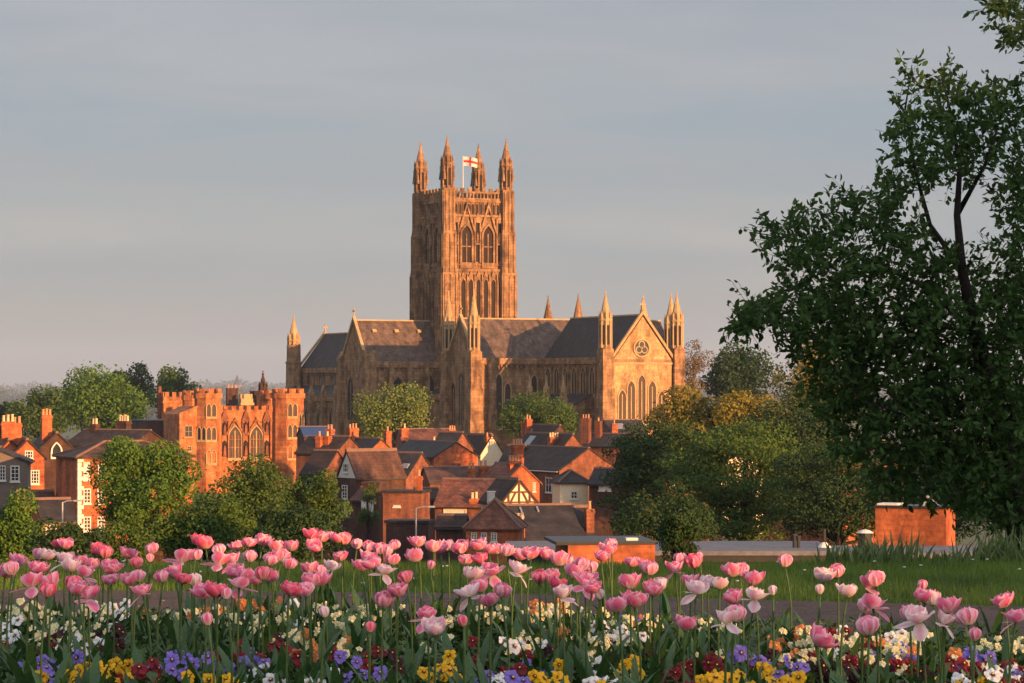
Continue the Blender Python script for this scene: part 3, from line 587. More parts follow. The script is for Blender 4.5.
# ------------------------------------------------------------------ red stone gatehouse
GD = 420.0; GT = R(22)
gp = at(250, 407, GD); gg = -18.0
gh = empty('gatehouse', (gp.x, gp.y, gg), GT, 'orange-red battlemented stone gatehouse with octagonal corner turrets left of the cathedral', 'gatehouse')
gr, gbk = Vector((math.cos(GT), math.sin(GT), 0)), Vector((-math.sin(GT), math.cos(GT), 0)); KG = F/GD
def gx(px): return (px-250)/KG/math.cos(GT)
def gz_(py): return (HY-py)/KG-gg
b_ = MB(); zt = gz_(410); b_.box(gx(216), gx(281), 0, 11, 0, zt); b_.box(gx(216), gx(281), -.15, .5, zt-.3, zt+.002); battlement(b_, [(gx(216), .1), (gx(281), .1)], zt, .65, .5); battlement(b_, [(gx(216), 11), (gx(281), 11)], zt, .65, .5)
b_.box(gx(216), gx(281), -.2, -.003, gz_(421), gz_(420)); gw = b_.build('wall', 'brick_castle', gh)
def turret(px, wpx, ytop, yy, n=8, wins=()):
    r0 = wpx/KG/2/math.cos(math.pi/8)*.98; x = gx(px); b_ = MB(); zt = gz_(ytop)
    b_.cone((x, yy), r0*1.05, r0, 0, zt-1.5, n); b_.cone((x, yy), r0*1.09, r0*1.09, zt-1.5, zt-.7, n)
    b_.cone((x, yy), r0*1.06, r0*1.06, gz_(453), gz_(452), n)
    pts = [(x+r0*1.0*math.cos(.3927+2*math.pi*i/n), yy+r0*1.0*math.sin(.3927+2*math.pi*i/n)) for i in range(n+1)]
    battlement(b_, pts, zt-.7, .75, .3, step=1.1); t_ = b_.build('turret', 'brick_castle', gh)
    for (ang, py) in wins:
        nn = Vector((math.cos(ang), math.sin(ang), 0)); U = Vector((-nn.y, nn.x, 0)); P = Vector((x, yy, gz_(py)))+nn*(r0*math.cos(math.pi/8)+.02)
        for q in (-.42, .42): window(t_, P+U*q, U, nn, .62, 2.0, 'lancet', 'stone_pale')
    return t_
A8 = -math.pi/2
turret(210, 25, 389, .2, wins=((A8, 410), (A8, 433), (A8, 456), (A8-math.pi/4, 433)))
turret(287, 30, 389, .2, wins=((A8, 410), (A8, 431), (A8, 452), (A8+math.pi/4, 420)))
turret(213, 22, 391, 10.5); turret(290, 25, 391, 10.5)
for px in (235.5, 256): # the two great windows
    P = Vector((gx(px), 0, gz_(442))); w_ = window(gw, P, X, -Y, 2.0, 5.0, 'lancet', 'stone_pale')
    q = MB()
    for u in (-.5, .5): q.prism([(u-.06, -2.5), (u+.06, -2.5), (u+.06, 1.1), (u-.06, 1.1)], (P, X, Z, -Y), .03, .13)
    for v in (-.9, .4): q.prism([(-.95, v), (.95, v), (.95, v+.1), (-.95, v+.1)], (P, X, Z, -Y), .03, .11)
    q.prism([(-1.6, 1.2), (-1.35, 1.1), (0, 3.3), (0, 3.9)], (P, X, Z, -Y), .02, .3); q.prism([(1.6, 1.2), (1.35, 1.1), (0, 3.3), (0, 3.9)], (P, X, Z, -Y), .02, .3); q.build('tracery', 'stone_red', w_)
for px in (225.5, 245.8, 266):
    P = Vector((gx(px), 0, gz_(440))); q = MB(); q.prism(arch(1.3, 2.2), (P+Z*.8, X, Z, -Y), .003, .05); q.prism(arch(1.3, 2.6), (P-Z*2.6, X, Z, -Y), .003, .05); n_ = q.build('niche', 'louvre_shade', gw)  # dark arches painted as the shade of the statue niches
    q = MB()
    for sg in (-1, 1): q.prism([(sg*.62, -2.8), (sg*.48, -2.8), (sg*.48, 3.0), (sg*.62, 3.0)], (P, X, Z, -Y), 0, .3)
    q.prism([(-.75, 3.0), (.75, 3.0), (0, 5.0)], (P, X, Z, -Y), 0, .35); q.prism([(-.25, .85), (.25, .85), (.16, 2.3), (0, 2.6), (-.16, 2.3)], (P, X, Z, -Y), .05, .3); q.prism([(-.25, -2.5), (.25, -2.5), (.16, -1.1), (0, -.8), (-.16, -1.1)], (P, X, Z, -Y), .05, .3)
    q.build('statue_canopy', 'brick_dull', gw)
# left wing with sloping parapet, and the dark range beyond it
b_ = MB(); x0, x1 = gx(182), gx(200); b_.prism([(x0, 0), (x1, 0), (x1, gz_(406)), (x0, gz_(414))], (Vector((0, -.6, 0)), X, Z, Y), 0, 10); b_.prism([(x0-.1, gz_(414)), (x1, gz_(406)), (x1, gz_(405)), (x0-.1, gz_(413))], (Vector((0, -.75, 0)), X, Z, Y), 0, .5)
wg = b_.build('wing', 'brick_castle', gh)
for px, py in ((190.5, 431), (191.5, 448)): window(wg, Vector((gx(px), -.6, gz_(py))), X, -Y, 1.3 if py < 440 else .7, 1.8 if py < 440 else .8, 'sash', 'stone_pale')
# separate stone turret beyond, dark precinct range, chimney stacks
house('dark red stone precinct range beside the left wing of the gatehouse', (146, 421), 428, 22, 7.4, 9, .4, 'flat', 'brick_dark', 'lead', name='precinct_building', cat='building', group=None, chims=())
def sq_tower(label, px0, px1, ytop, d, m, rz=22, base=-15, name='stone_turret', stack=False):
    k = F/d; w = (px1-px0)/k/(math.cos(R(rz))+.35*abs(math.sin(R(rz)))); P = at((px0+px1)/2, ytop, d); o = empty(name, (P.x, P.y, base), R(rz), label, 'turret'); b_ = MB(); h = P.z-base
    b_.box(-w/2, w/2, -w/2, w/2, 0, h-.8); b_.box(-w/2-.15, w/2+.15, -w/2-.15, w/2+.15, h-1.9, h-1.5)
    battlement(b_, [(-w/2, -w/2+.15), (w/2, -w/2+.15)], h-.8, .8, .3); battlement(b_, [(-w/2+.15, w/2), (-w/2+.15, -w/2)], h-.8, .8, .3); battlement(b_, [(w/2-.15, -w/2), (w/2-.15, w/2)], h-.8, .8, .3)
    b_.build('shaft', m, o)
    c = MB(); c.box(-w/2-.5, -w/2-.01, -.4, .4, h-5, h+1.0) if stack else c.box(-.3, .3, w/2, w/2+.2, 0, h-1); c.build('stair_stack' if stack else 'downpipe', 'brick_dull', o); return o
sq_tower('low orange battlemented turret with a tall thin stack at far left of the gatehouse', 160, 183, 392, 445, 'brick_castle', stack=True)
sq_tower('small pale battlemented turret between the two front gatehouse turrets', 239, 252, 394, 450, 'stone_pale')
house('dark brick chimney block standing behind the gatehouse wall', (227, 407), 436, 22, 2.2, 2, .3, 'flat', 'brick_dark', 'lead', name='roof_lodge', cat='building', group=None, chims=((232, 388, 11, 0, 3, 'brick_dark', 4),))
o = empty('stone_spire', (*at(263, 388, 470).xy, -14.5), 0, 'small dark stone spire poking up behind the gatehouse', 'spire'); b_ = MB(); b_.cone((0, 0), 2.4, 2.4, 0, 13.2, 8); battlement(b_, [(2.3*math.cos(i*.785), 2.3*math.sin(i*.785)) for i in range(9)], 13.2, .8, .3, step=.9); b_.build('turret', 'brick_dark', o); spirelet(o, 0, 0, 13.2, 14.4, 17.2, .75, m='brick_dark', name='spire')

# ------------------------------------------------------------------ town houses
Hs = house
# left group
Hs('three-storey orange brick house with white quoins and hipped roof behind the leafy tree', (78, 459), 190, 25, 8.6, 6.0, 1.15, 'hip', 'brick', 'tile_brown', quoin=True, gutter='white',
   wins=(('f', 86.5, 471, 6, 18, 'blind'), ('f', 87, 496, 7, 15), ('f', 87, 524, 7, 15), ('f', 101, 471, 6, 15), ('f', 101, 496, 7, 15), ('f', 101, 524, 7, 15), ('f', 118, 473, 8, 16), ('f', 118, 497, 8, 15), ('f', 136, 473, 8, 16), ('f', 136, 497, 8, 15), ('f', 118, 524, 8, 14)))
Hs('low lean-to with slate roof and small white window under the quoined brick house', (42, 521), 180, 25, 2.3, 3.2, 1.3, 'gablex', 'brick', 'slate', name='outbuilding', cat='outbuilding', wins=(('f', 51, 529, 11, 9, 'grid'),))
Hs('narrow orange brick gabled house with two small white windows, by the quoined house', (27.5, 441), 215, 14, 2.7, 8, 1.35, 'gable', 'brick', 'tile_dark', wins=(('f', 29, 454.5, 8, 8, 'grid'), ('f', 35, 477, 8.5, 14, 'grid')))
Hs('narrow orange brick gabled house under a big three-pot chimney at far left', (9.5, 441), 216.5, 14, 2.7, 8, 1.2, 'gable', 'brick', 'tile_dark', chims=((8, 421.5, 13, 2, 3), (17, 423, 9, 2.4, 2)))
Hs('drab brown rendered gabled house with two white sash windows at the left edge', (-4, 450), 200, 8, 4.7, 6, .95, 'gable', 'render_brown', 'slate', name='rendered_house', wins=(('f', 2.5, 473, 6, 15), ('f', 15, 473.5, 9, 16)))
Hs('low brown tiled shed roof below the narrow brick gables', (20, 506), 193, 20, 2.6, 2.6, .9, 'gablex', 'brick_dull', 'tile_brown', name='outbuilding', cat='outbuilding')
Hs('dark gabled house with arched white window behind the narrow brick gables', (57, 434), 232, 18, 2.9, 7, 1.35, 'gable', 'brick_dark', 'tile_dark', wins=(('f', 56.5, 450, 8, 13, 'lancet', 'white'),), chims=((46.5, 415, 10, 1, 3, 'brick', 3.5),))
Hs('long dark tiled roof with two brick stacks behind the quoined brick house', (64, 446), 243, -30, 7.6, 6, 1.35, 'gablex', 'brick_dark', 'tile_dark', chims=((95, 424, 7, 2, 2, 'brick_dark', 3), (124, 421, 12, 2, 4, 'brick_dark', 3)))
# centre left
Hs('dark-roofed brick house with a lit ridge half hidden by bushes left of the grey gable', (301, 474), 262, -30, 2.6, 5, 2.2, 'gablex', 'brick_dull', 'tile_dark', wins=(('f', 308, 483, 4, 8),))
Hs('house with small grey rendered gable and brown tiled side roof', (347, 452), 250, -52, 3.0, 5.6, 2.3, 'gable', 'brick_dark', 'tile_brown', gface='white', wins=(('f', 346, 468, 6, 9, 'grid'), ('f', 345, 492, 6, 14), ('f', 345, 509, 6, 14)))
Hs('plain brick house with flat grey roof beside the lamp-post', (383, 493), 215, -12, 3.2, 3, .3, 'flat', 'brick_dull', 'slate', wins=(('f', 397, 506, 7, 1.6, 'blind'),), chims=((419, 476, 6, .5, 1, 'brick', 1.6),))
Hs('short lean-to house with lit brick parapet and white doors', (363, 484), 226, -20, 1.5, 1.8, .3, 'flat', 'brick_dark', 'tile_brown', name='outbuilding', cat='outbuilding', wins=(('f', 364, 508, 5, 15, 'blind'), ('f', 371, 508, 5, 15, 'blind')))
Hs('dark slate-roofed house with small dormer just left of the wide brick gable', (372, 478), 285, -32, 4.4, 6, 2.6, 'gablex', 'brick_dull', 'slate', sky_l=((.8, .45, .8, .7, -1),), chims=())
Hs('broad bright brick gable with a small dark vent in the town centre', (456, 443), 300, 28, 5.6, 12, 1.6, 'gable', 'brick', 'slate', wins=(('f', 456, 465, 9, 4, 'sash', 'timber'),))
Hs('long brown tiled roof below the broad brick gable', (430, 483), 250, 12, 7.2, 6, 1.3, 'gablex', 'brick_dull', 'tile_brown', chims=((475, 469, 7, -.5, 2, 'brick', 1.6), (487.5, 467, 9, -.5, 2, 'brick', 1.6)))
Hs('brown tiled cottage with a cream window band in front of the long brown roof', (435, 506), 226, -14, 5.2, 6, 2.1, 'gablex', 'brick_dull', 'tile_red', wins=(('f', 455, 513, 23, 9, 'blind', 'cream'), ('f', 441, 525, 5, 9)), chims=((471, 499, 8, -1.5, 2, 'brick', 1.2),))
Hs('red hipped-roof lodge with white cupola and black and white windows', (466, 530), 172, -6, 3.4, 4.0, 1.9, 'hip', 'brick', 'tile_red', wins=(('f', 474, 537, 6, 9), ('f', 484, 537, 6, 9), ('f', 494, 537, 6, 9)))
cp = at(491, 499, 174); cu = empty('roof_cupola', (cp.x, cp.y, cp.z-.3), R(10), 'small white cupola on the red hipped roof', 'cupola'); MB().box(-.22, .22, -.22, .22, 0, .75).box(-.28, .28, -.28, .28, .752, .82).build('body', 'white', cu); window(cu, Vector((0, -.22, .42)), X, -Y, .28, .4, 'blind')
Hs('wide black slate roof behind the chimney with a row of buff pots', (505, 541), 183, 14, 5.6, 7, 2.2, 'gablex', 'brick', 'slate', sky_l=((.33, .75, .12, 1.3, -1), (.55, .85, .12, .6, -1)), chims=((512, 524, 20, -3, 5, 'brick', 2.4), (519.5, 528, 8, -3.4, 2, 'brick', 1.6)))
Hs('small black slate roof with white hip line beside the free brick stack', (563, 538), 188, 14, 2.4, 4, 2.0, 'gablex', 'brick_dull', 'slate', sky_l=((.2, .5, .1, 1.6, -1),), chims=((597, 510, 8, -1, 1, 'brick_dull', 3),))
Hs('cream and brown timber-framed gable in the middle of the town', (519, 481), 212, 24, 3.0, 4.2, 1.7, 'gable', 'cream', 'tile_dark', name='timber_framed_house', timber=True, wins=(('f', 517, 506, 12, 6, 'grid'),))
Hs('brick gable with stacked chimneys right behind the timber-framed gable', (522, 466), 246, 24, 3.6, 6, 1.6, 'gable', 'brick', 'tile_red', chims=((514, 461, 12, 1, 4, 'brick', 2.4), (518, 445, 11, 4, 4, 'brick', 3.6)), wins=(('f', 534, 487, 3, 9),))
Hs('large house with broad speckled brick gable and white-edged dark side wall', (588.5, 449), 290, 29, 7.4, 15, 2.35, 'gable', 'brick_dull', 'tile_dark', gutter='white', wins=(('l', 549, 485, 6, 15), ('l', 537, 487, 5, 12), ('f', 566, 476, 4, 6, 'blind')))
Hs('little cream rendered house with one dark square window', (560, 484), 226, 12, 2.5, 3, 1.1, 'hip', 'cream', 'slate', name='rendered_house', wins=(('f', 574, 495, 7, 8),))
Hs('low brick house with white panel right of the little cream house', (589, 484), 224, -18, 3.6, 4, 1.15, 'gablex', 'brick_dark', 'slate', wins=(('f', 605, 488, 12, 5, 'blind'),))
# upper centre
Hs('dark-roofed house ending in a small cream gable, left of the pair', (471, 437), 350, 30, 2.6, 7, 1.6, 'gable', 'cream', 'tile_dark', name='rendered_house')
Hs('dark-roofed house with taller cream gable behind a brick stack, right of the pair', (492, 436), 345, 30, 3.4, 6, 2.4, 'gable', 'cream', 'tile_dark', name='rendered_house', chims=((492.5, 437, 8, -.6, 2, 'brick', 3),))
Hs('brown gabled house with four-pot chimney above the large speckled gable', (573, 435), 335, 28, 3.6, 12, 2.0, 'gable', 'brick_dull', 'tile_dark', chims=((550, 437, 11, 2, 4, 'brick', 2.4),), sky_l=((.8, .5, 1.6, 1.6, -1),))
Hs('dark gabled house with red stack in front of the small round churchyard tree', (560, 426), 372, 26, 3.4, 10, 1.9, 'gable', 'brick_dark', 'tile_dark', chims=((525, 419, 6, 6, 2, 'brick', 3), (521, 422, 5, 7, 1, 'brick', 3)), sky_l=((.75, .5, .9, .8, -1),))
Hs('dark slate roof with two tall brick stacks under the cathedral east end', (577, 446), 384, -32, 8, 6, 1.7, 'gablex', 'brick_dull', 'slate', chims=((586, 418, 9, 0, 3, 'brick_dull', 5), (598.5, 421, 6, .5, 1, 'brick_dull', 5)))
Hs('dark hipped roof with large skylight below the cathedral east windows', (612, 438), 402, 18, 6.0, 7, 2.6, 'gablex', 'brick_dull', 'slate', sky_l=((.3, .62, 1.7, 1.2, -1),), chims=((613, 424, 6, -1, 1, 'brick', 3),))
Hs('small lit brick gable with dark roof left of the tall red stack', (381, 440), 330, 30, 3.1, 8, 1.35, 'gable', 'brick', 'slate', sky_l=((.9, .55, 1.2, 1.2, -1),), chims=((391, 431, 6, 1, 1, 'brick', 2.6), (353, 428, 10, 6, 3, 'brick', 2.8)))
Hs('dull red roof under the round blossoming tree with tall red stack', (402, 441), 362, 12, 7.6, 6, 1.5, 'gablex', 'brick_dull', 'tile_red', chims=((403, 428, 7, 1, 1, 'brick', 3), (460, 430, 7, 1, 3, 'brick', 2)))
Hs('dark red roof with twin brick stacks above the grey gable', (296, 453), 302, -32, 5.5, 5.5, 1.8, 'gablex', 'brick_dull', 'tile_dark', chims=((319.5, 436, 6, -.5, 1, 'brick', 2.6), (327.5, 436, 6, -.5, 1, 'brick', 2.6), (330, 429, 7, 2.5, 2, 'brick', 2.6)))
Hs('short slate roof tucked between the broad brick gable and the upper cream gables', (430, 450), 330, -32, 3.2, 5, 2.1, 'gablex', 'brick_dull', 'slate', chims=((418, 441, 5, 0, 1, 'pot_pale', 1.8),))
Hs('long slate roof behind the timber-framed gable and the pot-topped stacks', (498, 466), 300, -32, 2.2, 4.5, 2.2, 'gablex', 'brick_dark', 'slate')
Hs('shed with deep blue sheet roof at the foot of the gatehouse', (304, 436), 380, 16, 4.6, 5, 1.2, 'gablex', 'brick_dark', 'blue', name='shed', cat='shed')
Hs('low dark brick yard building under the plain flat-roofed house', (386, 523), 192, -10, 3.1, 2, .3, 'flat', 'brick_dark', 'slate', name='outbuilding', cat='outbuilding')
Hs('low dark shed beside the red hipped-roof lodge', (436, 527), 188, -10, 2.0, 2, .7, 'gablex', 'brick_dark', 'tile_dark', name='shed', cat='shed')
Hs('dark brick cottage hidden between bushes and the plain brick house', (352, 500), 236, -35, 1.8, 3, 1.0, 'gablex', 'brick_dark', 'tile_brown')
Hs('dark shop-backed brick building behind the lamp-post', (418, 499), 236, 12, 2.0, 3, .8, 'gablex', 'brick_dark', 'tile_dark', name='outbuilding', cat='outbuilding', wins=(('f', 424, 511, 5, 8),))
# right, behind the trees
Hs('pink-cream lit terrace glimpsed through the right-hand trees', (698, 434), 330, 12, 11, 8, 2.0, 'gablex', 'cream', 'tile_dark', name='terrace', wins=(('f', 710, 446, 4, 9), ('f', 722, 446, 4, 9), ('f', 735, 446, 4, 9), ('f', 748, 446, 4, 9), ('f', 762, 446, 4, 9)))
Hs('orange brick house glimpsed low through the layered trees', (634, 470), 262, 14, 9, 7, 2.2, 'gablex', 'brick_dull', 'tile_dark', wins=(('f', 650, 482, 5, 9), ('f', 672, 482, 5, 9), ('f', 695, 482, 5, 9)), chims=((660, 448, 7, 2, 2),))
Hs('orange brick house with pale bands behind the dark near tree', (840, 462), 300, 14, 8, 7, 2.2, 'gablex', 'brick', 'tile_dark', wins=(('f', 862, 476, 8, 4, 'blind'), ('f', 862, 488, 8, 4, 'blind'), ('f', 880, 478, 4, 8)))
Hs('rust-coloured house between the two groups of right-hand trees', (780, 448), 310, 14, 6, 6, 2.0, 'gablex', 'brick', 'tile_brown', chims=((790, 430, 7, 1, 2),))

# flat roofed building just below the park
fk = F/70; fb0 = at(505, 551, 70); fbg = ground(fb0.x, 70)-.4
fr_ = empty('flat_roof_building', (0, 70, fbg), 0, 'low building with long grey flat roof just below the lawn', 'building'); xl, xr = (505-CX)/fk, (838-CX)/fk; hz = fb0.z-fbg
b_ = MB(); b_.box(xl+.2, xr-.3, .25, 4.3, 0, hz-.31); b_.build('wall', 'brick_dark', fr_); b_ = MB(); b_.box(xl, xr, 0, 4.6, hz-.12, hz); b_.build('roof', 'lead', fr_); b_ = MB(); b_.box(xl+.05, xr-.05, .05, 4.5, hz-.305, hz-.124); b_.build('fascia', 'black', fr_)
for px, h_ in ((792, .3), (796, .26)): q = MB(); q.cone(((px-CX)/fk*1.03, 1.5), .05, .05, hz+.002, hz+h_, 8); q.cone(((px-CX)/fk*1.03, 1.5), .075, .075, hz+h_, hz+h_+.06, 8); q.build('vent_pipe', 'black', fr_)
q = MB(); x_ = (822-CX)/fk*1.03; q.cone((x_, 1.6), .2, .06, hz+.002, hz+.14, 10); q.build('cowl', 'white', fr_); q = MB(); q.cone((x_, 1.6), .05, .05, hz+.15, hz+.5, 8); q.build('vent_pipe', 'black', fr_)
bp = at(568, 542, 66); o = empty('brick_parapet_block', (bp.x, 66, ground(bp.x, 66)-.3), R(6), 'low bright orange brick block with dark coping in front of the grey flat roof', 'building'); h = bp.z-(ground(bp.x, 66)-.3)
b_ = MB(); b_.box(0, 2.2, 0, 2.6, 0, h-.08); b_.build('wall', 'brick', o); b_ = MB(); b_.box(-.3, 2.25, -.04, 2.65, h-.078, h); b_.build('coping', 'black', o); b_ = MB(); b_.box(1.55, 1.85, .5, .8, h, h+.06); b_.build('vent_cap', 'white', o)
# brick lift-head box on the right
bp = at(946, 509, 75); gz0 = ground(bp.x, 75)-.3; o = empty('brick_plant_room', (bp.x, 75, gz0), R(68), 'bright orange brick box with dark flat lid seen above the lawn crest', 'building'); h = bp.z-gz0
b_ = MB(); b_.box(0, 1.2, 0, 2.05, 0, h); b_.build('wall', 'brick', o); b_ = MB(); b_.box(-.06, 1.26, -.06, 2.12, h+.003, h+.07); b_.build('lid', 'black', o); b_ = MB(); b_.box(.2, .9, 1.45, 2.05, h+.072, h+.12); b_.build('roof_hatch', 'white', o)
b_ = MB(); b_.tube([(.2, .3, h+.07), (.2, .6, h+.35), (.2, .7, h+.07)], [.025]*3, 6); b_.tube([(.35, .3, h+.07), (.35, .6, h+.35), (.35, .7, h+.07)], [.025]*3, 6); b_.build('hinge_bracket', 'metal', o)
q = at(865, 533, 72); o = empty('roof_dome_light', (q.x, 72, q.z-.5), 0, 'small white roof dome left of the orange brick box', 'rooflight'); MB().cone((0, 0), .19, .18, 0, .5, 12).build('kerb', 'black', o); MB().cone((0, 0), .24, .14, .503, .57, 12).cone((0, 0), .14, .03, .57, .60, 12).build('dome', 'white', o)
o = empty('roof_plinth', (q.x, 72, ground(q.x, 72)-.2), 0, 'dark low building carrying the white roof dome', 'building'); MB().box(-.9, 4.2, -.5, 2.6, 0, q.z-.5-.01-(ground(q.x, 72)-.2)).build('wall', 'brick_dark', o); MB().box(-1, 4.3, -.6, 2.7, q.z-.51-(ground(q.x, 72)-.2)-.15, q.z-.503-(ground(q.x, 72)-.2)).build('roof', 'lead', o)
# lamp posts
def lamp(px, py, d, label):
    P = at(px, py, d); gz0 = ground(P.x, d); o = empty('street_lamp', (P.x, d, gz0), 0, label, 'street lamp', 'street lamps below the park'); h = P.z-gz0
    MB().tube([(0, 0, 0), (0, 0, 1.2), (0, 0, h)], [.09, .07, .05], 8).build('pole', 'metal', o); MB().tube([(0, 0, h-.05), (.25, 0, h+.06), (.75, 0, h+.1)], [.04, .035, .03], 6).build('arm', 'metal', o)
    MB().box(.7, 1.15, -.1, .1, h+.03, h+.13).build('lantern', 'metal', o)
lamp(62.5, 502, 165, 'grey street lamp in front of the quoined brick house'); lamp(416, 508, 160, 'grey street lamp in front of the plain flat-roofed brick house')

# ------------------------------------------------------------------ trees
def rand_dir(n):
    v = nr.normal(size=(n, 3)); return v/np.linalg.norm(v, axis=1)[:, None]
def leaf_cloud(P, Nn, size, aspect=.6):
    """quads centred at P facing Nn with random roll"""
    n = len(P); t = np.cross(Nn, rand_dir(n)); t /= np.linalg.norm(t, axis=1)[:, None]+1e-9; b_ = np.cross(Nn, t)
    s = (size*(.65+.7*nr.rand(n)))[:, None]; a, c = t*s*.5, b_*s*.5*aspect
    V = np.stack([P-a, P-c+Nn*s*.08, P+a, P+c+Nn*s*.08], 1).reshape(-1, 3); return V, np.arange(4*n).reshape(n, 4)
def tree(label, cx, top, bot, w, d, leaf='leaf_mid', n=9000, size=.3, lobes=26, flat=1.0, name='tree', group='trees in the town', trunk='bark', lobe_r=.34, cat='tree', depth=.85, world=None, gap=0.0, seed=None, lowtrunk=True, limbs=14):
    st = nr.get_state(); nr.seed(abs(hash(label)) % 100000 if False else sum(ord(c)*(i+1) for i, c in enumerate(label)) % 100000)
    k = F/d
    if world is None:
        Cc = at(cx, (top+bot)/2, d); rx = w/2/k; rz = (bot-top)/2/k
    else: Cc = Vector(world[:3]); rx, rz = world[3], world[4]
    ry = rx*depth; gz0 = ground(Cc.x, Cc.y); o = empty(name, (Cc.x, Cc.y, gz0), 0, label, cat, group); cz = Cc.z-gz0
    dirs = rand_dir(lobes); rad = .25+.55*nr.rand(lobes)**.5
    L = dirs*rad[:, None]*np.array([rx, ry, rz]); L[:, 2] *= .95
    lr = (lobe_r*(.7+.6*nr.rand(lobes)))*min(rx, rz*1.3)
    wgt = lr**2; wgt /= wgt.sum(); idx = nr.choice(lobes, n, p=wgt)
    dd = rand_dir(n); rr = (.55+.5*nr.rand(n)**.5); P = L[idx]+dd*(lr[idx]*rr)[:, None]*np.array([1, 1, flat])
    # ragged outline: stray sprays
    far = nr.rand(n) < .16; P[far] += dd[far]*(lr[idx][far]*.5*nr.rand(far.sum())**2)[:, None]
    P[:, 2] = np.maximum(P[:, 2], -cz+.4)
    Nn = dd*.7+rand_dir(n)*.9+np.array([0, 0, .25]); Nn /= np.linalg.norm(Nn, axis=1)[:, None]
    V, Fc = leaf_cloud(P+np.array([0, 0, cz]), Nn, np.full(n, size), .7)
    np_mesh('crown', V, Fc, leaf, o)
    b_ = MB(); tr = max(.12, rx*.07); zc = cz-rz*.45
    b_.tube([(0, 0, -.3), (.1*tr, 0, zc*.5), (0, .1, zc), (0, 0, cz+rz*.3)], [tr*1.3, tr, tr*.8, tr*.3], 7)
    for i in range(min(limbs, lobes)):
        e_ = L[i]+np.array([0, 0, cz]); s = Vector((0, 0, zc*(.75+.3*nr.rand()))); m_ = (s+Vector(e_))*.5+Vector((0, 0, -rz*.06)); b_.tube([s, m_, Vector(e_)], [tr*.45, tr*.3, tr*.1], 5)
    b_.build('trunk', trunk, o); nr.set_state(st); return o
# far left, behind the gatehouse
tree('round yellow-green tree behind the left brick houses', 103, 366, 446, 92, 500, 'leaf_lime', 15000, .55, 34)
tree('dark rounded tree at far left beside the yellow-green one', 40, 381, 446, 76, 540, 'leaf_mid', 9000, .6, 26)
tree('dark green tree peeping over the yellow-green tree', 130, 355, 420, 46, 620, 'leaf_dark', 5000, .6, 18)
tree('green tree behind the turret with the thin stack', 176, 366, 425, 56, 580, 'leaf_mid', 7000, .6, 22)
tree('low dark tree at the left picture edge', 6, 398, 440, 40, 560, 'leaf_dark', 3000, .6, 14)
tree('bushy low tree between the quoined house and the gatehouse range', 178, 400, 440, 40, 470, 'leaf_dark', 3000, .5, 14)
# nearer, left
tree('tall fresh green tree in front of the quoined brick house', 146, 424, 556, 132, 150, 'leaf_lime', 24000, .17, 38, lobe_r=.25)
tree('round green tree at the lower left picture edge', 6, 486, 568, 74, 110, 'leaf_lime', 14000, .13, 30)
tree('dark bushy tree below the gatehouse', 248, 452, 560, 100, 160, 'leaf_mid', 16000, .18, 36)
tree('straggling bush with red stems left of the grey gable', 312, 458, 560, 74, 150, 'leaf_mid', 9000, .16, 30, lobe_r=.26)
tree('low hedge-like bush along the lawn crest at left', 205, 495, 566, 110, 90, 'leaf_mid', 9000, .11, 30, name='bush', cat='bush', group='bushes beyond the lawn')
tree('low bush beyond the lawn under the straggling bush', 300, 505, 566, 120, 86, 'leaf_dark', 9000, .11, 30, name='bush', cat='bush', group='bushes beyond the lawn')
tree('small bush under the tall fresh green tree', 122, 524, 572, 80, 88, 'leaf_mid', 6000, .1, 24, name='bush', cat='bush', group='bushes beyond the lawn')
tree('ivy climbing the wall of the house with grey gable', 368, 474, 545, 24, 222, 'leaf_mid', 2600, .14, 16, name='ivy', cat='climber', group=None)
tree('low bush beyond the lawn behind the densest tulips', 60, 520, 568, 110, 84, 'leaf_dark', 6000, .11, 26, name='bush', cat='bush', group='bushes beyond the lawn')
# in front of the cathedral
tree('round blossoming tree in front of the cathedral transept', 396, 387, 446, 92, 415, 'leaf_blossom', 13000, .36, 34)
tree('round green churchyard tree in front of the cathedral choir', 537, 393, 440, 86, 430, 'leaf_mid', 11000, .38, 30)
# right cluster
tree('dark domed tree on the skyline right of the cathedral', 742, 347, 405, 96, 520, 'leaf_dark', 10000, .6, 26)
tree('bare brownish tree beside the cathedral east end', 694, 336, 400, 40, 500, 'leaf_bare', 2600, .35, 20, trunk='bark_pale')
tree('golden-topped tree behind the layered trees', 715, 384, 450, 175, 235, 'leaf_gold', 18000, .26, 34, flat=.7)
tree('dark understorey bush at the foot of the layered trees', 665, 490, 556, 120, 120, 'leaf_dark', 12000, .12, 36)
tree('deep green tree behind the layered trees, left of the near tree', 795, 392, 500, 150, 210, 'leaf_dark', 18000, .22, 44)
tree('golden tree showing behind the dark near tree', 828, 322, 450, 100, 260, 'leaf_gold', 11000, .28, 34)
tree('layered spreading dark tree right of the cathedral', 662, 398, 560, 135, 170, 'leaf_dark', 32000, .17, 74, flat=.32, lobe_r=.32)
tree('wide layered green tree in the middle of the right-hand group', 745, 404, 560, 180, 160, 'leaf_mid', 32000, .17, 76, flat=.26, lobe_r=.31)
tree('layered tree at the right of the group', 838, 430, 560, 160, 150, 'leaf_dark', 26000, .15, 66, flat=.32, lobe_r=.31)
tree('green tree filling the gap behind the orange brick box', 930, 420, 565, 150, 130, 'leaf_dark', 22000, .14, 46, lobe_r=.3)
tree('dense tree behind the near tree at the right edge', 1015, 400, 556, 110, 125, 'leaf_mid', 12000, .15, 36)
tree('feathery upright shrub at the lawn crest before the layered trees', 680, 500, 572, 46, 50, 'leaf_dark', 9000, .045, 44, name='shrub', cat='shrub', group=None, lobe_r=.3)
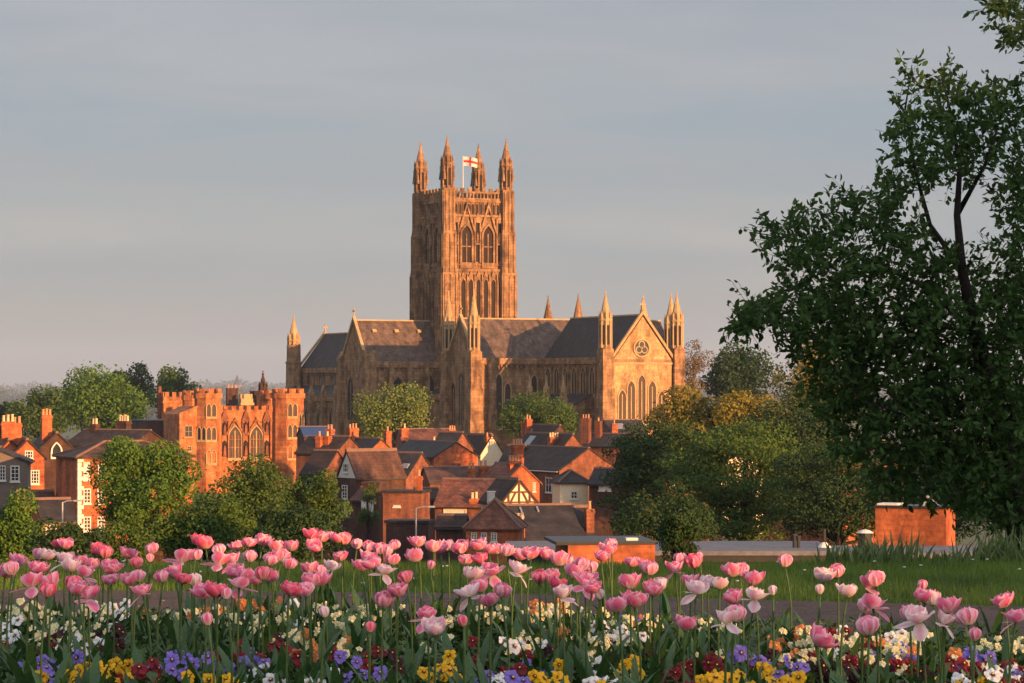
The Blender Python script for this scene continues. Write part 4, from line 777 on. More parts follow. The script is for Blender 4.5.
# unseen trees added behind the camera to shade flower bed, lawn and near tree
for i, (x, y) in enumerate(((20, -14), (27, -20), (34, -16), (42, -24), (50, -18), (59, -26), (68, -22), (14, -20), (30, -30), (46, -34), (54, -30), (62, -34))):
    tree(['first', 'second', 'third', 'fourth', 'fifth', 'sixth', 'seventh', 'eighth', 'ninth', 'tenth', 'eleventh', 'twelfth'][i]+' broad park tree in the row behind the flower bed', 0, 0, 0, 0, 100, 'leaf_mid', 5000 if x < 50 else 5200, .2 if x < 50 else .6, 22, name='unseen_shade_tree', group='unseen trees added behind the viewer for shade', world=(x, y, 2.4 if x < 50 else 5.5, 4.6, 4.4 if x < 50 else 7.0))  # label text seeds the crown; each tree here is added and unseen
# distant woods and hills in the haze
def far_line(label_, d, y0, y1, amp, n, hmin, hmax, name='distant_wood'):
    V = []; Fc = []
    st = nr.get_state(); nr.seed(int(d)); X0, X1 = -.235*d, .235*d
    xs_ = X0+(X1-X0)*nr.rand(n); ya = d+d*.10*nr.rand(n); P = []; S = []
    for x, y in zip(xs_, ya):
        hh = hmin+(hmax-hmin)*nr.rand()**2; m = 90; q = rand_dir(m)*np.array([hh*.8, hh*.6, hh*.5])*(.6+.5*nr.rand(m))[:, None]; q[:, 2] += hh*.45+ground(x, y); q[:, 0] += x; q[:, 1] += y; P.append(q); S += [hh*.2]*m
    P = np.concatenate(P); Nn = rand_dir(len(P)); V, Fc = leaf_cloud(P, Nn, np.array(S), .8); o = np_mesh(name, V, Fc, 'wood_far'); nr.set_state(st); return tag(o, label_, 'wood', None, 'stuff')
far_line('misty line of trees on the plain behind the gatehouse', 3600, 0, 0, 0, 420, 12, 28)
far_line('fainter mist-covered woodland further out on the plain', 7000, 0, 0, 0, 520, 22, 50)
far_line('faintest wooded ridge on the horizon', 11500, 0, 0, 0, 500, 35, 80)
hb = MB(); hx = np.linspace(-4200, 4200, 90)
for j, y in enumerate((13500, 15000, 16500)):
    for x in hx: hb.v.append((x, y, -60 if j != 1 else 45+50*math.sin(x*.0012+1.3)+16*math.sin(x*.005)))
hb.f = [(j*90+i, j*90+i+1, (j+1)*90+i+1, (j+1)*90+i) for j in range(2) for i in range(89)]; hb.m = [0]*len(hb.f); tag(hb.build('hills', 'wood_far', None, True), kind='structure')
P = at(237, 375, 9000); o = empty('distant_tower', (P.x, P.y, ground(P.x, P.y)), 0, 'faint tapering tower standing in the mist above the gatehouse', 'tower'); h = P.z-ground(P.x, P.y)
MB().cone((0, 0), 20, 15, 0, h-40, 8).cone((0, 0), 18, 18, h-40, h-34, 8).build('shaft', 'stone', o); MB().cone((0, 0), 13, 1, h-33.5, h, 8).build('cap', 'slate', o)
# haze: even air round everything
hz_ = MB(); hz_.box(-7500, 7500, -600, 17500, -60, 260); ho = hz_.build('haze', []); tag(ho, 'thin morning mist over the whole valley', 'haze', None, 'stuff')
hm = bpy.data.materials.new('haze_air'); hm.use_nodes = True; n = hm.node_tree.nodes; n.clear(); ou = n.new('ShaderNodeOutputMaterial'); pv = n.new('ShaderNodeVolumePrincipled'); pv.inputs['Color'].default_value = (.52, .66, .88, 1); pv.inputs['Density'].default_value = .00006
pv.inputs['Anisotropy'].default_value = 0; hm.node_tree.links.new(pv.outputs[0], ou.inputs['Volume']); ho.data.materials.clear(); ho.data.materials.append(hm)

# ------------------------------------------------------------------ the near tree on the right
def near_tree():
    st = nr.get_state(); nr.seed(21); D0 = 27.0
    base = at(1024, 520, D0); base.z = ground(base.x, D0)
    o = empty('broadleaf_tree', base, 0, 'large dark leafy tree filling the right side of the picture', 'tree')
    blobs = [(765,236,20,3),(790,240,24,5),(815,232,26,6),(845,215,26,6),(872,205,24,6),(800,262,24,5),(830,258,32,9),(865,245,32,9),(895,225,26,7),(900,190,18,4),(903,150,18,4),(905,120,20,4),(922,85,20,4),(935,110,22,5),(928,150,26,7),(955,90,18,4),(965,125,26,7),(950,165,26,7),(985,110,24,6),(1000,145,30,9),(1010,100,20,5),(975,165,24,6),(1015,190,24,7),(1018,250,22,6),
             (744,326,8,3),(755,318,14,5),(738,330,5,1),(775,315,20,5),(800,308,26,7),(822,290,30,9),(855,285,34,11),(890,265,32,10),(925,255,26,7),(920,290,34,12),(955,275,28,9),(985,290,28,8),(1015,300,28,8),(830,325,32,11),(865,330,36,14),(905,335,38,16),(945,330,38,16),(985,340,34,12),(1018,345,32,11),
             (815,352,26,8),(845,370,34,13),(885,380,40,17),(930,385,42,18),(975,390,40,16),(1015,400,36,14),(830,395,26,7),(860,420,32,10),(900,430,38,14),(945,440,40,15),(990,445,38,14),(1020,455,30,10),(850,445,22,4),(880,465,28,6),(925,475,34,9),(965,480,34,10),(1005,490,32,9),(1045,300,50,22),(1050,400,55,26),(1045,200,45,16),(1040,470,40,14),(995,505,24,7),(1020,512,26,9),
             (1004,10,12,3),(1016,32,12,4),(994,3,9,2),(1030,10,24,6),(1060,60,50,14),(1060,130,45,14)]
    k = F/D0; b_ = MB(); T0 = Vector((0, 0, -.3))
    loc = lambda px, py, dz=0: at(px, py, D0+dz)-base
    trunk = [T0, loc(1016, 490), loc(1000, 440, .2), loc(990, 390, .2), loc(975, 330), loc(962, 270, -.2), loc(957, 215, -.2), loc(960, 165), loc(950, 110), loc(940, 70)]
    b_.tube(trunk, [.14, .13, .12, .10, .075, .05, .035, .025, .015, .008], 8)
    limbs = [[loc(1004, 470), loc(960, 440, -.5), loc(905, 415, -.8), loc(860, 400, -1)], [loc(1000, 440), loc(1030, 380, .4), loc(1040, 300, .8), loc(1045, 200, 1), loc(1040, 110, 1)], [loc(990, 395), loc(935, 360, -.4), loc(890, 345, -.3), loc(845, 340, 0), loc(800, 322, .2)],
             [loc(975, 330), loc(920, 285, .5), loc(860, 255, .6), loc(800, 240, .6), loc(750, 232, .5)], [loc(962, 270), loc(930, 225, .2), loc(915, 170, .3), loc(905, 110, .2), loc(912, 65, .2)], [loc(957, 215), loc(985, 165, -.4), loc(1000, 120, -.5)], [loc(1006, 482), loc(960, 470, .8), loc(890, 455, 1.2)], [loc(1040, 150, 1), loc(1052, 60, 1), loc(1032, 18, .9), loc(1004, 6, .8)]]
    for l in limbs: b_.tube(l, [.06*(1-.85*i/(len(l)-1))*(1 if l[0].z < 1.5 else .5) for i in range(len(l))], 6)
    nodes = []
    for l in limbs+[trunk[1:]]:
        for p, q in zip(l[:-1], l[1:]):
            for t in np.linspace(0, 1, 7): nodes.append(p.lerp(q, t))
    NA = [tuple(q) for q in nodes]; LP, LD = [], []; AT = []
    for (px, py, r, wgt) in blobs:
        for t in range(int(wgt*(3.1 if py < 300 else 4.0))):
            an = nr.rand()*6.283; rr = r*math.sqrt(nr.rand())*.95; dz = (nr.rand()-.5)*2.2; AT.append(tuple(loc(px+rr*math.cos(an), py+rr*math.sin(an), dz)))
    AT = np.array(AT); arr = np.array(NA); best = np.array([((arr-a_)**2).sum(1).min() for a_ in AT]); rem = list(range(len(AT)))
    NR = [.012]*len(NA)
    while rem:                                     # always join the closest waiting twig to the wood already there
        j0 = min(rem, key=lambda q: best[q]); rem.remove(j0); P = AT[j0]; arr = np.array(NA); j = np.argmin(((arr-P)**2).sum(1)); S = arr[j]; L0 = np.linalg.norm(P-S)
        m1 = S*.66+P*.34+nr.normal(size=3)*.05*min(1, L0*2); m2 = S*.33+P*.67+nr.normal(size=3)*.05*min(1, L0*2); dirv = P-m2; dirv /= np.linalg.norm(dirv)+1e-6; dirv += nr.normal(size=3)*.5+np.array([0, 0, .3]); dirv /= np.linalg.norm(dirv); E_ = P+dirv*(.14+.2*nr.rand()); r0 = NR[j]*.85
        b_.tube([Vector(S), Vector(m1), Vector(m2), Vector(P), Vector(E_)], [r0, r0*.85, r0*.7, r0*.55, .002], 4)
        for q in (m1, m2, P): NA.append(tuple(q)); NR.append(max(.004, r0*.8)); best = np.minimum(best, ((AT-q)**2).sum(1))
        nl = nr.randint(10, 19)
        for q in range(nl):
            f = q/nl; base_ = (P*(1-f)+E_*f) if q % 3 else (m2*(1-f)+P*f); ld = dirv*.6+nr.normal(size=3)*.8; ld[2] -= .2; ld /= np.linalg.norm(ld); LP.append(base_+nr.normal(size=3)*.012); LD.append(ld)
    b_.build('trunk', 'bark', o, True)
    LP, LD = np.array(LP), np.array(LD); n = len(LP); ln = (.055+.05*nr.rand(n))[:, None]; side = np.cross(LD, rand_dir(n)); side /= np.linalg.norm(side, axis=1)[:, None]; up = np.cross(side, LD); wd_ = ln*(.2+.08*nr.rand(n)[:, None])
    c = LP+LD*.012; mid = c+LD*ln*.45-up*ln*.05; tip = c+LD*ln-up*ln*.16
    V = np.stack([c, c+LD*ln*.3+side*wd_+up*ln*.05, c+LD*ln*.68+side*wd_*.75, tip, c+LD*ln*.68-side*wd_*.75, c+LD*ln*.3-side*wd_+up*ln*.05, mid], 1).reshape(-1, 3)
    k7 = (np.arange(n)*7)[:, None]; Fc = np.concatenate([k7+np.array([[6, 0, 1]]), k7+np.array([[6, 1, 2]]), k7+np.array([[6, 2, 3]]), k7+np.array([[6, 3, 4]]), k7+np.array([[6, 4, 5]]), k7+np.array([[6, 5, 0]])])
    np_mesh('crown', V, Fc, 'leaf_near', o); nr.set_state(st); return n
print('near leaves', near_tree())

# ------------------------------------------------------------------ lawn grass and crest plants
def blades(name, n, xf, yf, hmin, hmax, wid, m, keep=None):
    x = xf(nr.rand(n)); y = yf(nr.rand(n))
    if keep is not None: k = keep(x, y); x, y = x[k], y[k]; n = len(x)
    z = np.interp(y, XS, ZS); h = hmin+(hmax-hmin)*nr.rand(n); a = nr.rand(n)*6.283; lx, ly = nr.normal(size=n)*.35*h, nr.normal(size=n)*.35*h
    P = np.stack([x, y, z-.02], 1); s = np.stack([np.cos(a), np.sin(a), 0*a], 1)*wid*(.6+.8*nr.rand(n))[:, None]
    V = np.stack([P-s, P+s, P+np.stack([lx, ly, h+.02], 1)], 1).reshape(-1, 3); return np_mesh(name, V, np.arange(3*n).reshape(n, 3), m)
far_edge = lambda x: np.interp(x, [-40, -3, 0, 2.9, 6, 40], [16.6, 16.3, 16.0, 15.0, 14.3, 12])
def lawn_keep(x, y): return y > far_edge(x)+nr.normal(size=len(x))*.035
o = blades('lawn_grass', 150000, lambda r_: (r_-.5)*11, lambda r_: 14.2+12*r_**1.15, .025, .06, .0035, 'grass', lawn_keep); tag(o, 'short mown green grass of the lawn beyond the path', 'grass', None, 'stuff')
o = blades('rough_grass', 5000, lambda r_: 2.2+r_*4, lambda r_: 19.8+3*r_, .06, .14, .004, 'grass'); tag(o, 'rougher taller grass along the lawn crest', 'grass', None, 'stuff')
dz_ = MB()
for i in range(40):
    x, y = rnd.uniform(-4, 4.5), rnd.uniform(16, 21); z = float(np.interp(y, XS, ZS))+.06; dz_.cone((x, y), .012, .012, z, z+.006, 6)
tag(dz_.build('daisies', 'white'), 'tiny white daisies scattered over the lawn', 'daisies', None, 'stuff')
lt = MB()
for i in range(420):
    x, y = rnd.uniform(-4.5, 4.5), rnd.uniform(11.6, 16.2)
    if bed_far(x)+.1 < y < float(far_edge(x))-.1:
        a_ = rnd.uniform(0, 6.28); s = rnd.uniform(.006, .02); z = -1.25+.012; lt.add([(x+s*math.cos(a_), y+s*math.sin(a_), z), (x+s*.5*math.cos(a_+1.6), y+s*.5*math.sin(a_+1.6), z+.006), (x-s*math.cos(a_), y-s*math.sin(a_), z)], [(0, 1, 2)])
tag(lt.build('path_litter', 'litter'), 'specks of dry petals and grit on the brown path', 'litter', None, 'stuff')
def reed_clump(label, px, d, n, h, spread, m='reed', name='iris_clump', seedhead=False):
    x0 = (px-CX)/F*d; o = empty(name, (x0, d, ground(x0, d)), 0, label, 'plant', 'tall plants on the lawn crest'); V = []; Fc = []; seg = 4
    for i in range(n):
        bx, by = rnd.gauss(0, spread*.5), rnd.gauss(0, spread*.35); hh = h*rnd.uniform(.55, 1.08); a_ = rnd.uniform(0, 6.28); lean = rnd.uniform(.05, .5)*hh; w = rnd.uniform(.010, .020); pa = rnd.uniform(0, 3.14); px_, py_ = math.cos(pa)*w, math.sin(pa)*w; k = len(V)
        for j in range(seg+1):
            t = j/seg; c = (bx+math.cos(a_)*lean*t**2.2, by+math.sin(a_)*lean*t**2.2, hh*(t-.18*lean/hh*t**3)); q = (1-t**2.5)*1+.03; V += [(c[0]-px_*q, c[1]-py_*q, c[2]-.05), (c[0]+px_*q, c[1]+py_*q, c[2]-.05)]
        Fc += [(k+2*j, k+2*j+1, k+2*j+3, k+2*j+2) for j in range(seg)]
    np_mesh('leaves', np.array(V), np.array(Fc), m, o)
    if seedhead:
        b_ = MB()
        for i in range(3): x, y = rnd.gauss(0, spread*.4), rnd.gauss(0, .1); b_.tube([(x, y, 0), (x+.02, y, h*1.0), (x+.03, y, h*1.25)], [.008, .006, .004], 5); b_.cone((x+.03, y), .025, .01, h*1.15, h*1.3, 6)
        b_.build('stalk', 'stem', o)
for px, d, n, h, s, lb, sh in ((848, 20.2, 130, .28, .26, 'low sword-leaved clump at the crest, left of the orange brick box', 0), (875, 20.4, 130, .34, .26, 'sword-leaved clump touching the left corner of the orange brick box', 0), (900, 20.2, 34, .38, .3, 'thin arching leaves in front of the orange brick box', 0), (928, 20.2, 150, .20, .34, 'dark low leafy clump below the orange brick box', 0),
                               (978, 20.4, 80, .40, .24, 'tall pale leaves just right of the orange brick box', 1), (1001, 20.6, 100, .50, .26, 'tallest reedy clump near the right edge', 1), (1024, 20.2, 110, .36, .3, 'reedy clump cut by the right picture edge', 0), (955, 20.2, 120, .20, .24, 'short leafy clump under the bright end of the brick box', 0)):
    reed_clump(lb, px, d, int(n*.7), h*(.95 if px < 960 else .8), s, seedhead=False)

# ------------------------------------------------------------------ tulips
def petal(V, Fc, UV, ang, tilt, ln, wd_, cup, r0=.006, curl=.0, z0=0.0, twist=0.0, jag=0.0, nu=6, nv=7):
    """curved petal growing from the receptacle; cup bends it inwards, curl folds the tip outwards"""
    k = len(V); ca, sa = math.cos(ang), math.sin(ang)
    for j in range(nv+1):
        v = j/nv; th_ = tilt-cup*v+curl*max(0, v-.6)*2.5
        if j == 0: R_, Z_ = r0, z0
        else: R_ += math.sin(th_)*ln/nv; Z_ += math.cos(th_)*ln/nv
        prof = (math.sin(math.pi*.5*min(1, .22+1.25*v))*(1-max(0, (v-.62)/.38)**2.6*.80))
        hw = wd_*.56*max(prof, .08)*(1+jag*rnd.uniform(-.08, .08))
        for i in range(nu+1):
            u = i/nu*2-1; s = u*hw; bend = (abs(u)**2)*hw*.75
            rr = R_-bend*.55; x = rr*ca-s*sa+twist*v*ca*0; y = rr*sa+s*ca; z = Z_+bend*.12+(jag*.0045*rnd.uniform(-1, 1) if j == nv else 0)+jag*.0012*v*math.sin(u*5+k)
            V.append((x, y, z)); UV.append((abs(u), v))
    for j in range(nv):
        for i in range(nu): a_ = k+j*(nu+1)+i; Fc.append((a_, a_+1, a_+nu+2, a_+nu+1))
def bloom_mesh(name, kind, m, seed):
    rnd.seed(seed); V, Fc, UV = [], [], []
    if kind == 'bud':
        for i in range(3): petal(V, Fc, UV, i*2.094, .75, .062, .040, 1.25, jag=.5)
        for i in range(3): petal(V, Fc, UV, i*2.094+1.05, .62, .060, .036, 1.1, jag=.5)
    elif kind == 'cup':
        for i in range(4): petal(V, Fc, UV, i*1.571+rnd.uniform(-.2, .2), rnd.uniform(1.0, 1.15), rnd.uniform(.066, .074), .056, rnd.uniform(1.45, 1.7), jag=1, curl=rnd.uniform(0, .15))
        for i in range(4): petal(V, Fc, UV, i*1.571+.785+rnd.uniform(-.2, .2), rnd.uniform(.8, .95), rnd.uniform(.062, .070), .052, rnd.uniform(1.2, 1.5), jag=1)
        for i in range(3): petal(V, Fc, UV, i*2.1+.3, .4, .055, .042, .7, jag=1)
    elif kind == 'open':
        for i in range(6): petal(V, Fc, UV, i*1.047+rnd.uniform(-.25, .25), rnd.uniform(1.15, 1.35), rnd.uniform(.062, .076), .054, rnd.uniform(1.15, 1.7), jag=1.6, curl=rnd.uniform(0, .6))
        for i in range(5): petal(V, Fc, UV, i*1.257+.5+rnd.uniform(-.25, .25), rnd.uniform(.8, 1.0), rnd.uniform(.056, .064), .048, rnd.uniform(.9, 1.4), jag=1.6, curl=rnd.uniform(0, .5))
        for i in range(4): petal(V, Fc, UV, i*1.6+.2, .35, .048, .038, .5, jag=1)
    else:    # loose: some petals dropping
        for i in range(5):
            if i == 1: petal(V, Fc, UV, -1.3+rnd.uniform(-.5, .5), 2.0, .072, .040, -.5, jag=1, curl=.3)
            elif i == 3: petal(V, Fc, UV, 3.6, 1.7, .070, .046, .1, jag=1, curl=.2)
            else: petal(V, Fc, UV, i*1.257, rnd.uniform(1.0, 1.3), .068, .052, rnd.uniform(.8, 1.3), jag=1, curl=rnd.uniform(0, .6))
        for i in range(5): petal(V, Fc, UV, i*1.257+.5, rnd.uniform(.6, 1.0), .058, .044, rnd.uniform(.7, 1.1), jag=1)
    me = bpy.data.meshes.new(name); me.from_pydata(V, [], Fc); me.materials.append(M[m]); ul = me.uv_layers.new(name='UVMap')
    for l in me.loops: ul.data[l.index].uv = UV[l.vertex_index]
    me.polygons.foreach_set('use_smooth', [True]*len(Fc)); me.update(); return me
BM = {}
for kd in ('bud', 'cup', 'open', 'loose'):
    for mt in ('mid', 'deep', 'pale'):
        for s in range(6 if mt == 'mid' else 3): BM.setdefault((kd, mt), []).append(bloom_mesh('tulip_bloom', kd, 'petal_'+mt, 100+s*7+len(kd)))
def leaf_mesh(seed):
    rnd.seed(seed); V, Fc = [], []; nv, nu = 9, 4; bend = rnd.uniform(.15, .6); tw_ = rnd.uniform(-.8, .8); w = rnd.uniform(.030, .046); R_, Z_ = .01, 0; th_ = rnd.uniform(.12, .3)
    for j in range(nv+1):
        v = j/nv
        if j: R_ += math.sin(th_+bend*v*v*1.8)/nv; Z_ += math.cos(th_+bend*v*v*1.8)/nv
        hw = w*math.sin(math.pi*(.12+.86*v)**.8)**.8*(1 if v < .99 else .1)*1.3
        for i in range(nu+1):
            u = i/nu*2-1; a_ = tw_*v; x = R_-(1-abs(u)**1.5)*hw*.35*(1-v); V.append((x+math.sin(a_)*u*hw, math.cos(a_)*u*hw*1.0+.012*math.sin(v*9+u), Z_))
    for j in range(nv):
        for i in range(nu): a_ = j*(nu+1)+i; Fc.append((a_, a_+1, a_+nu+2, a_+nu+1))
    me = bpy.data.meshes.new('tulip_leaf'); me.from_pydata(V, [], Fc); me.materials.append(M['tulip_leaf']); me.polygons.foreach_set('use_smooth', [True]*len(Fc)); me.update(); return me
LM = [leaf_mesh(300+i) for i in range(8)]
SM = []
for i in range(5):
    rnd.seed(40+i); b_ = MB(); bx, by = rnd.uniform(-.03, .03), rnd.uniform(-.03, .03); b_.tube([(bx*math.sin(t*3.14), by*math.sin(t*3.14), t) for t in np.linspace(0, 1, 8)], [.0042]*8, 6); o = b_.build('t', 'stem', None, True); SM.append(o.data); bpy.data.objects.remove(o)
rnd.seed(5)
TU = """17,557,m,o 5,568,m,o 12,566,m,c 37,550,m,c 46,551,p,o 60,539,d,o 67,540,m,o 37,565,m,o 52,579,m,o 47,588,d,c 32,578,m,l 73,581,d,c 78,585,m,o 88,590,m,l 65,555,p,l 71,563,p,o 81,557,m,o 92,560,m,o 84,568,m,l 98,546,d,o 105,549,d,c 110,564,m,o 111,576,m,o 127,550,m,o 137,559,d,c
131,576,m,o 138,573,m,c 143,586,m,l 153,545,m,c 163,573,m,c 176,569,m,o 182,575,d,o 195,577,p,c 205,589,m,o 214,588,d,o 198,537,d,o 206,540,d,o 181,553,m,l 190,551,m,o 197,551,m,c 219,556,m,l 220,546,m,c 233,555,m,l 238,542,m,o 248,538,m,o 250,553,m,c 237,568,m,o 247,572,m,o 239,579,m,l 256,575,m,o 208,616,m,b
275,542,m,o 262,537,m,o 291,542,m,o 281,553,m,o 270,556,m,c 288,560,m,c 263,571,d,c 268,573,m,o 312,531,d,o 322,533,m,o 313,542,m,o 338,534,m,o 345,536,d,c 310,565,m,o 319,568,m,c 313,577,m,o 321,577,m,o 289,586,d,o 300,588,m,o 306,587,m,c 342,552,m,o 331,561,p,l 357,540,m,c 369,542,m,c 361,562,m,o 367,554,m,o 374,560,m,o 380,545,m,o 386,547,m,c 395,541,m,c 392,556,m,o 384,565,p,l 407,574,d,c 398,588,m,o 383,598,m,c 418,538,m,o 416,553,m,o 434,543,m,o 441,544,m,o 449,542,m,c 463,544,m,o 480,541,m,o 489,545,m,o 497,545,m,c 505,547,m,c 466,556,m,o 482,555,d,o 492,566,m,l 474,571,p,o 480,583,m,o 470,588,p,l 491,597,m,o 501,588,m,c 325,608,p,b 370,623,d,b 427,611,m,l 436,625,p,o 464,617,d,b
520,551,m,o 531,550,m,o 545,551,m,o 516,564,p,l 560,557,m,o 566,556,m,c 539,574,d,c 551,572,m,o 557,581,d,o 563,589,p,l 573,569,m,o 581,562,m,c 592,584,m,o 601,552,m,o 608,546,m,o 612,541,m,c 585,576,m,l 592,564,m,c 632,558,m,o 645,563,m,o 650,566,m,c 630,580,m,o 652,586,m,o 661,581,p,c 634,598,m,o 618,603,m,o 675,564,m,l 680,556,m,c 695,559,d,c 691,577,m,l 696,585,p,l 708,579,p,o 720,580,p,o 732,568,m,o 740,567,m,c 753,576,m,o 755,591,p,l 735,594,m,o 685,621,m,o 727,614,p,l 735,613,m,c 785,558,m,c
773,586,p,b 823,573,p,o 838,568,m,c 820,585,p,b 847,588,p,o 868,579,m,l 876,577,m,c 864,604,m,c 873,600,m,l 869,626,m,c 815,635,m,o 922,581,m,b 925,594,m,o 910,611,m,c 919,613,p,l 933,596,p,o 948,604,m,o 943,615,p,l 969,616,m,c 975,631,m,b 1005,598,m,o 1016,613,m,l
150,553,m,b 430,560,m,b 700,551,m,b 600,590,p,b 226,590,m,b""".split()
lands = [(0, 'the drab brown house'), (48, 'the quoined brick house'), (95, 'the tall green tree'), (160, 'the left gatehouse wing'), (205, 'the gatehouse windows'), (262, 'the right gatehouse turret'), (312, 'the small grey gable'), (362, 'the round blossoming tree'), (405, 'the flat-roofed brick house'), (440, 'the cream window band'), (478, 'the timber-framed gable'), (530, 'the churchyard tree'), (566, 'the speckled brick gable'), (612, 'the cathedral east gable'), (662, 'the feathery shrub'), (705, 'the dark domed tree'), (765, 'the golden tree'), (850, 'the brick box corner'), (905, 'the brick box'), (960, 'the tall reeds')]
def land(px):
    r_ = lands[0][1]
    for a_, n_ in lands:
        if px >= a_: r_ = n_
    return r_
ORD = ['first', 'second', 'third', 'fourth', 'fifth', 'sixth', 'seventh', 'eighth', 'ninth', 'tenth', 'eleventh', 'twelfth', 'thirteenth', 'fourteenth', 'fifteenth']
def unique(items):
    """items: (key phrase, px, setter); numbers look-alikes left to right"""
    gr_ = {}
    for it in items: gr_.setdefault(it[0], []).append(it)
    for key, L_ in gr_.items():
        L_.sort(key=lambda t: t[1])
        for i, t in enumerate(L_): t[2](key if len(L_) == 1 else (key+', '+('leftmost' if i == 0 else 'rightmost' if i == len(L_)-1 else ORD[i]+' from left')))
TI = []
def add_leaves(o, n, hmax):
    for q in range(n):
        l = link('leaf', rnd.choice(LM), o); s = hmax*rnd.uniform(.75, 1.05); l.scale = (s, s*rnd.uniform(1.0, 1.35), s); l.rotation_euler = (0, 0, q*2.2+rnd.uniform(0, 6.28)); l.location = (0, 0, 0)
for t in TU:
    x_, y_, c_, k_ = t.split(','); px, py = float(x_), float(y_)
    d = F*rnd.uniform(.71, .76)/(py-HY); x0 = (px-CX)/F*d
    d = min(max(d, 7.6), bed_far((px-CX)/F*12)-.12); P = at(px, py+8, d); g0 = -1.25; h = P.z-g0
    o = empty('tulip', (P.x, P.y, g0), 0, None, 'tulip', 'pink tulips in the flower bed')
    mt = {'m': 'mid', 'd': 'deep', 'p': 'pale'}[c_]; kd = {'c': 'cup', 'o': 'open', 'b': 'bud', 'l': 'loose'}[k_]
    s = link('stem', rnd.choice(SM), o); s.scale = (1, 1, h); s.rotation_euler = (0, 0, rnd.uniform(0, 6.28))
    bl = link('bloom', rnd.choice(BM[(kd, mt)]), o); bl.location = (0, 0, h-.004); q = rnd.uniform(.82, 1.04) if kd != 'bud' else rnd.uniform(.68, .82); bl.scale = (q*1.12, q*1.12, q*.88); bl.rotation_euler = (rnd.gauss(0, .16), rnd.gauss(0, .16), rnd.uniform(0, 6.28))
    add_leaves(o, rnd.choice((3, 3, 4)), .33)
    key = {'m': 'pink', 'd': 'deep rose', 'p': 'pale pink'}[c_]+' '+{'c': 'cupped', 'o': 'full open', 'b': 'small budded', 'l': 'loose-petalled'}[k_]+' tulip'+(' in the upper row' if py < 560 else ' low in the bed' if py > 595 else '')+' below '+land(px)
    TI.append((key, px, lambda v, o=o: o.__setitem__('label', v)))
unique(TI)
print('tulips', len(TI))
# leafy tulips without a bloom fill the bed
NL = 0
for i in range(190):
    y = rnd.uniform(7.9, 12.9); x = rnd.uniform(-.21, .21)*y
    if y > bed_far(x)-.1: continue
    o = empty('leafy_tulip', (x, y, -1.25), 0, 'bloomless tulip plant, broad grey-green leaves only, among the flowers', 'tulip', 'tulip plants showing only leaves'); add_leaves(o, 3, rnd.uniform(.22, .35)); NL += 1

# ------------------------------------------------------------------ pansies and primroses
def viola_mesh(colour, big=.026, seed=0):
    rnd.seed(seed); V, Fc, UV, Mi = [], [], [], []
    for i, a_ in enumerate((1.57+.55, 1.57-.55, 1.57+1.75, 1.57-1.75, -1.57)):
        r_ = big*(1.05 if i < 2 else .95 if i < 4 else 1.12); wf = .62 if i < 4 else .8; k = len(V); V.append((0, 0, .001*i)); UV.append((0, 0)); n_ = 9
        for ring_ in (.5, 1.0):
            for j in range(n_):
                t = j/(n_-1)*2-1; aa = a_+t*wf*(.8+.2*ring_); rr = r_*ring_*(1-.28*abs(t)**3)*(1+rnd.uniform(-.04, .04)); V.append((rr*math.cos(aa), rr*math.sin(aa), .001*i+.004*ring_*math.sin(t*5+i)-.004*ring_**2)); UV.append((ring_*.9, ring_))
        for j in range(n_-1): Fc += [(k, k+1+j, k+2+j), (k+1+j, k+1+n_+j, k+2+n_+j, k+2+j)]; Mi += [0, 0]
    k = len(V)
    for j in range(6): V.append((.0035*math.cos(j*1.047), .0035*math.sin(j*1.047), .008)); UV.append((0, 0))
    Fc.append(tuple(range(k, k+6))); Mi.append(1)
    me = bpy.data.meshes.new('viola'); me.from_pydata(V, [], Fc); me.materials.append(M['p_'+colour]); me.materials.append(M['eye']); ul = me.uv_layers.new(name='UVMap')
    for l in me.loops: ul.data[l.index].uv = UV[l.vertex_index]
    me.polygons.foreach_set('material_index', Mi); me.polygons.foreach_set('use_smooth', [True]*len(Fc)); me.update(); return me
VM = {c: [viola_mesh(c, .0165 if c == 'cream' else .029, 60+i) for i in range(3)] for c in ('cream', 'white', 'yellow', 'purple', 'darkred', 'maroon', 'orange')}
def mound_mesh(seed):
    rnd.seed(seed); V, Fc = [], []
    for i in range(46):
        a_, rr = rnd.uniform(0, 6.28), .085*math.sqrt(rnd.random()); z = rnd.uniform(.02, .13)*(1-rr*4); ln, w = rnd.uniform(.035, .065), rnd.uniform(.014, .024); t = rnd.uniform(.1, 1.1); ha = a_+rnd.uniform(-1, 1); dx, dy, dz = math.cos(ha)*math.cos(t), math.sin(ha)*math.cos(t), math.sin(t); sx, sy = -math.sin(ha), math.cos(ha); c = (rr*math.cos(a_), rr*math.sin(a_), z); k = len(V)
        V += [c, (c[0]+dx*ln*.5+sx*w, c[1]+dy*ln*.5+sy*w, c[2]+dz*ln*.5+.004), (c[0]+dx*ln, c[1]+dy*ln, c[2]+dz*ln*.85), (c[0]+dx*ln*.5-sx*w, c[1]+dy*ln*.5-sy*w, c[2]+dz*ln*.5+.004)]; Fc.append((k, k+1, k+2, k+3))
    me = bpy.data.meshes.new('mound'); me.from_pydata(V, [], Fc); me.materials.append(M['bed_leaf']); me.update(); return me
MM = [mound_mesh(80+i) for i in range(5)]
rnd.seed(99); VI = []
CN = {'cream': 'cream primrose', 'white': 'white pansy', 'yellow': 'golden yellow pansy', 'purple': 'violet-blue pansy', 'darkred': 'dark red pansy', 'maroon': 'near-black pansy', 'orange': 'rusty orange pansy'}
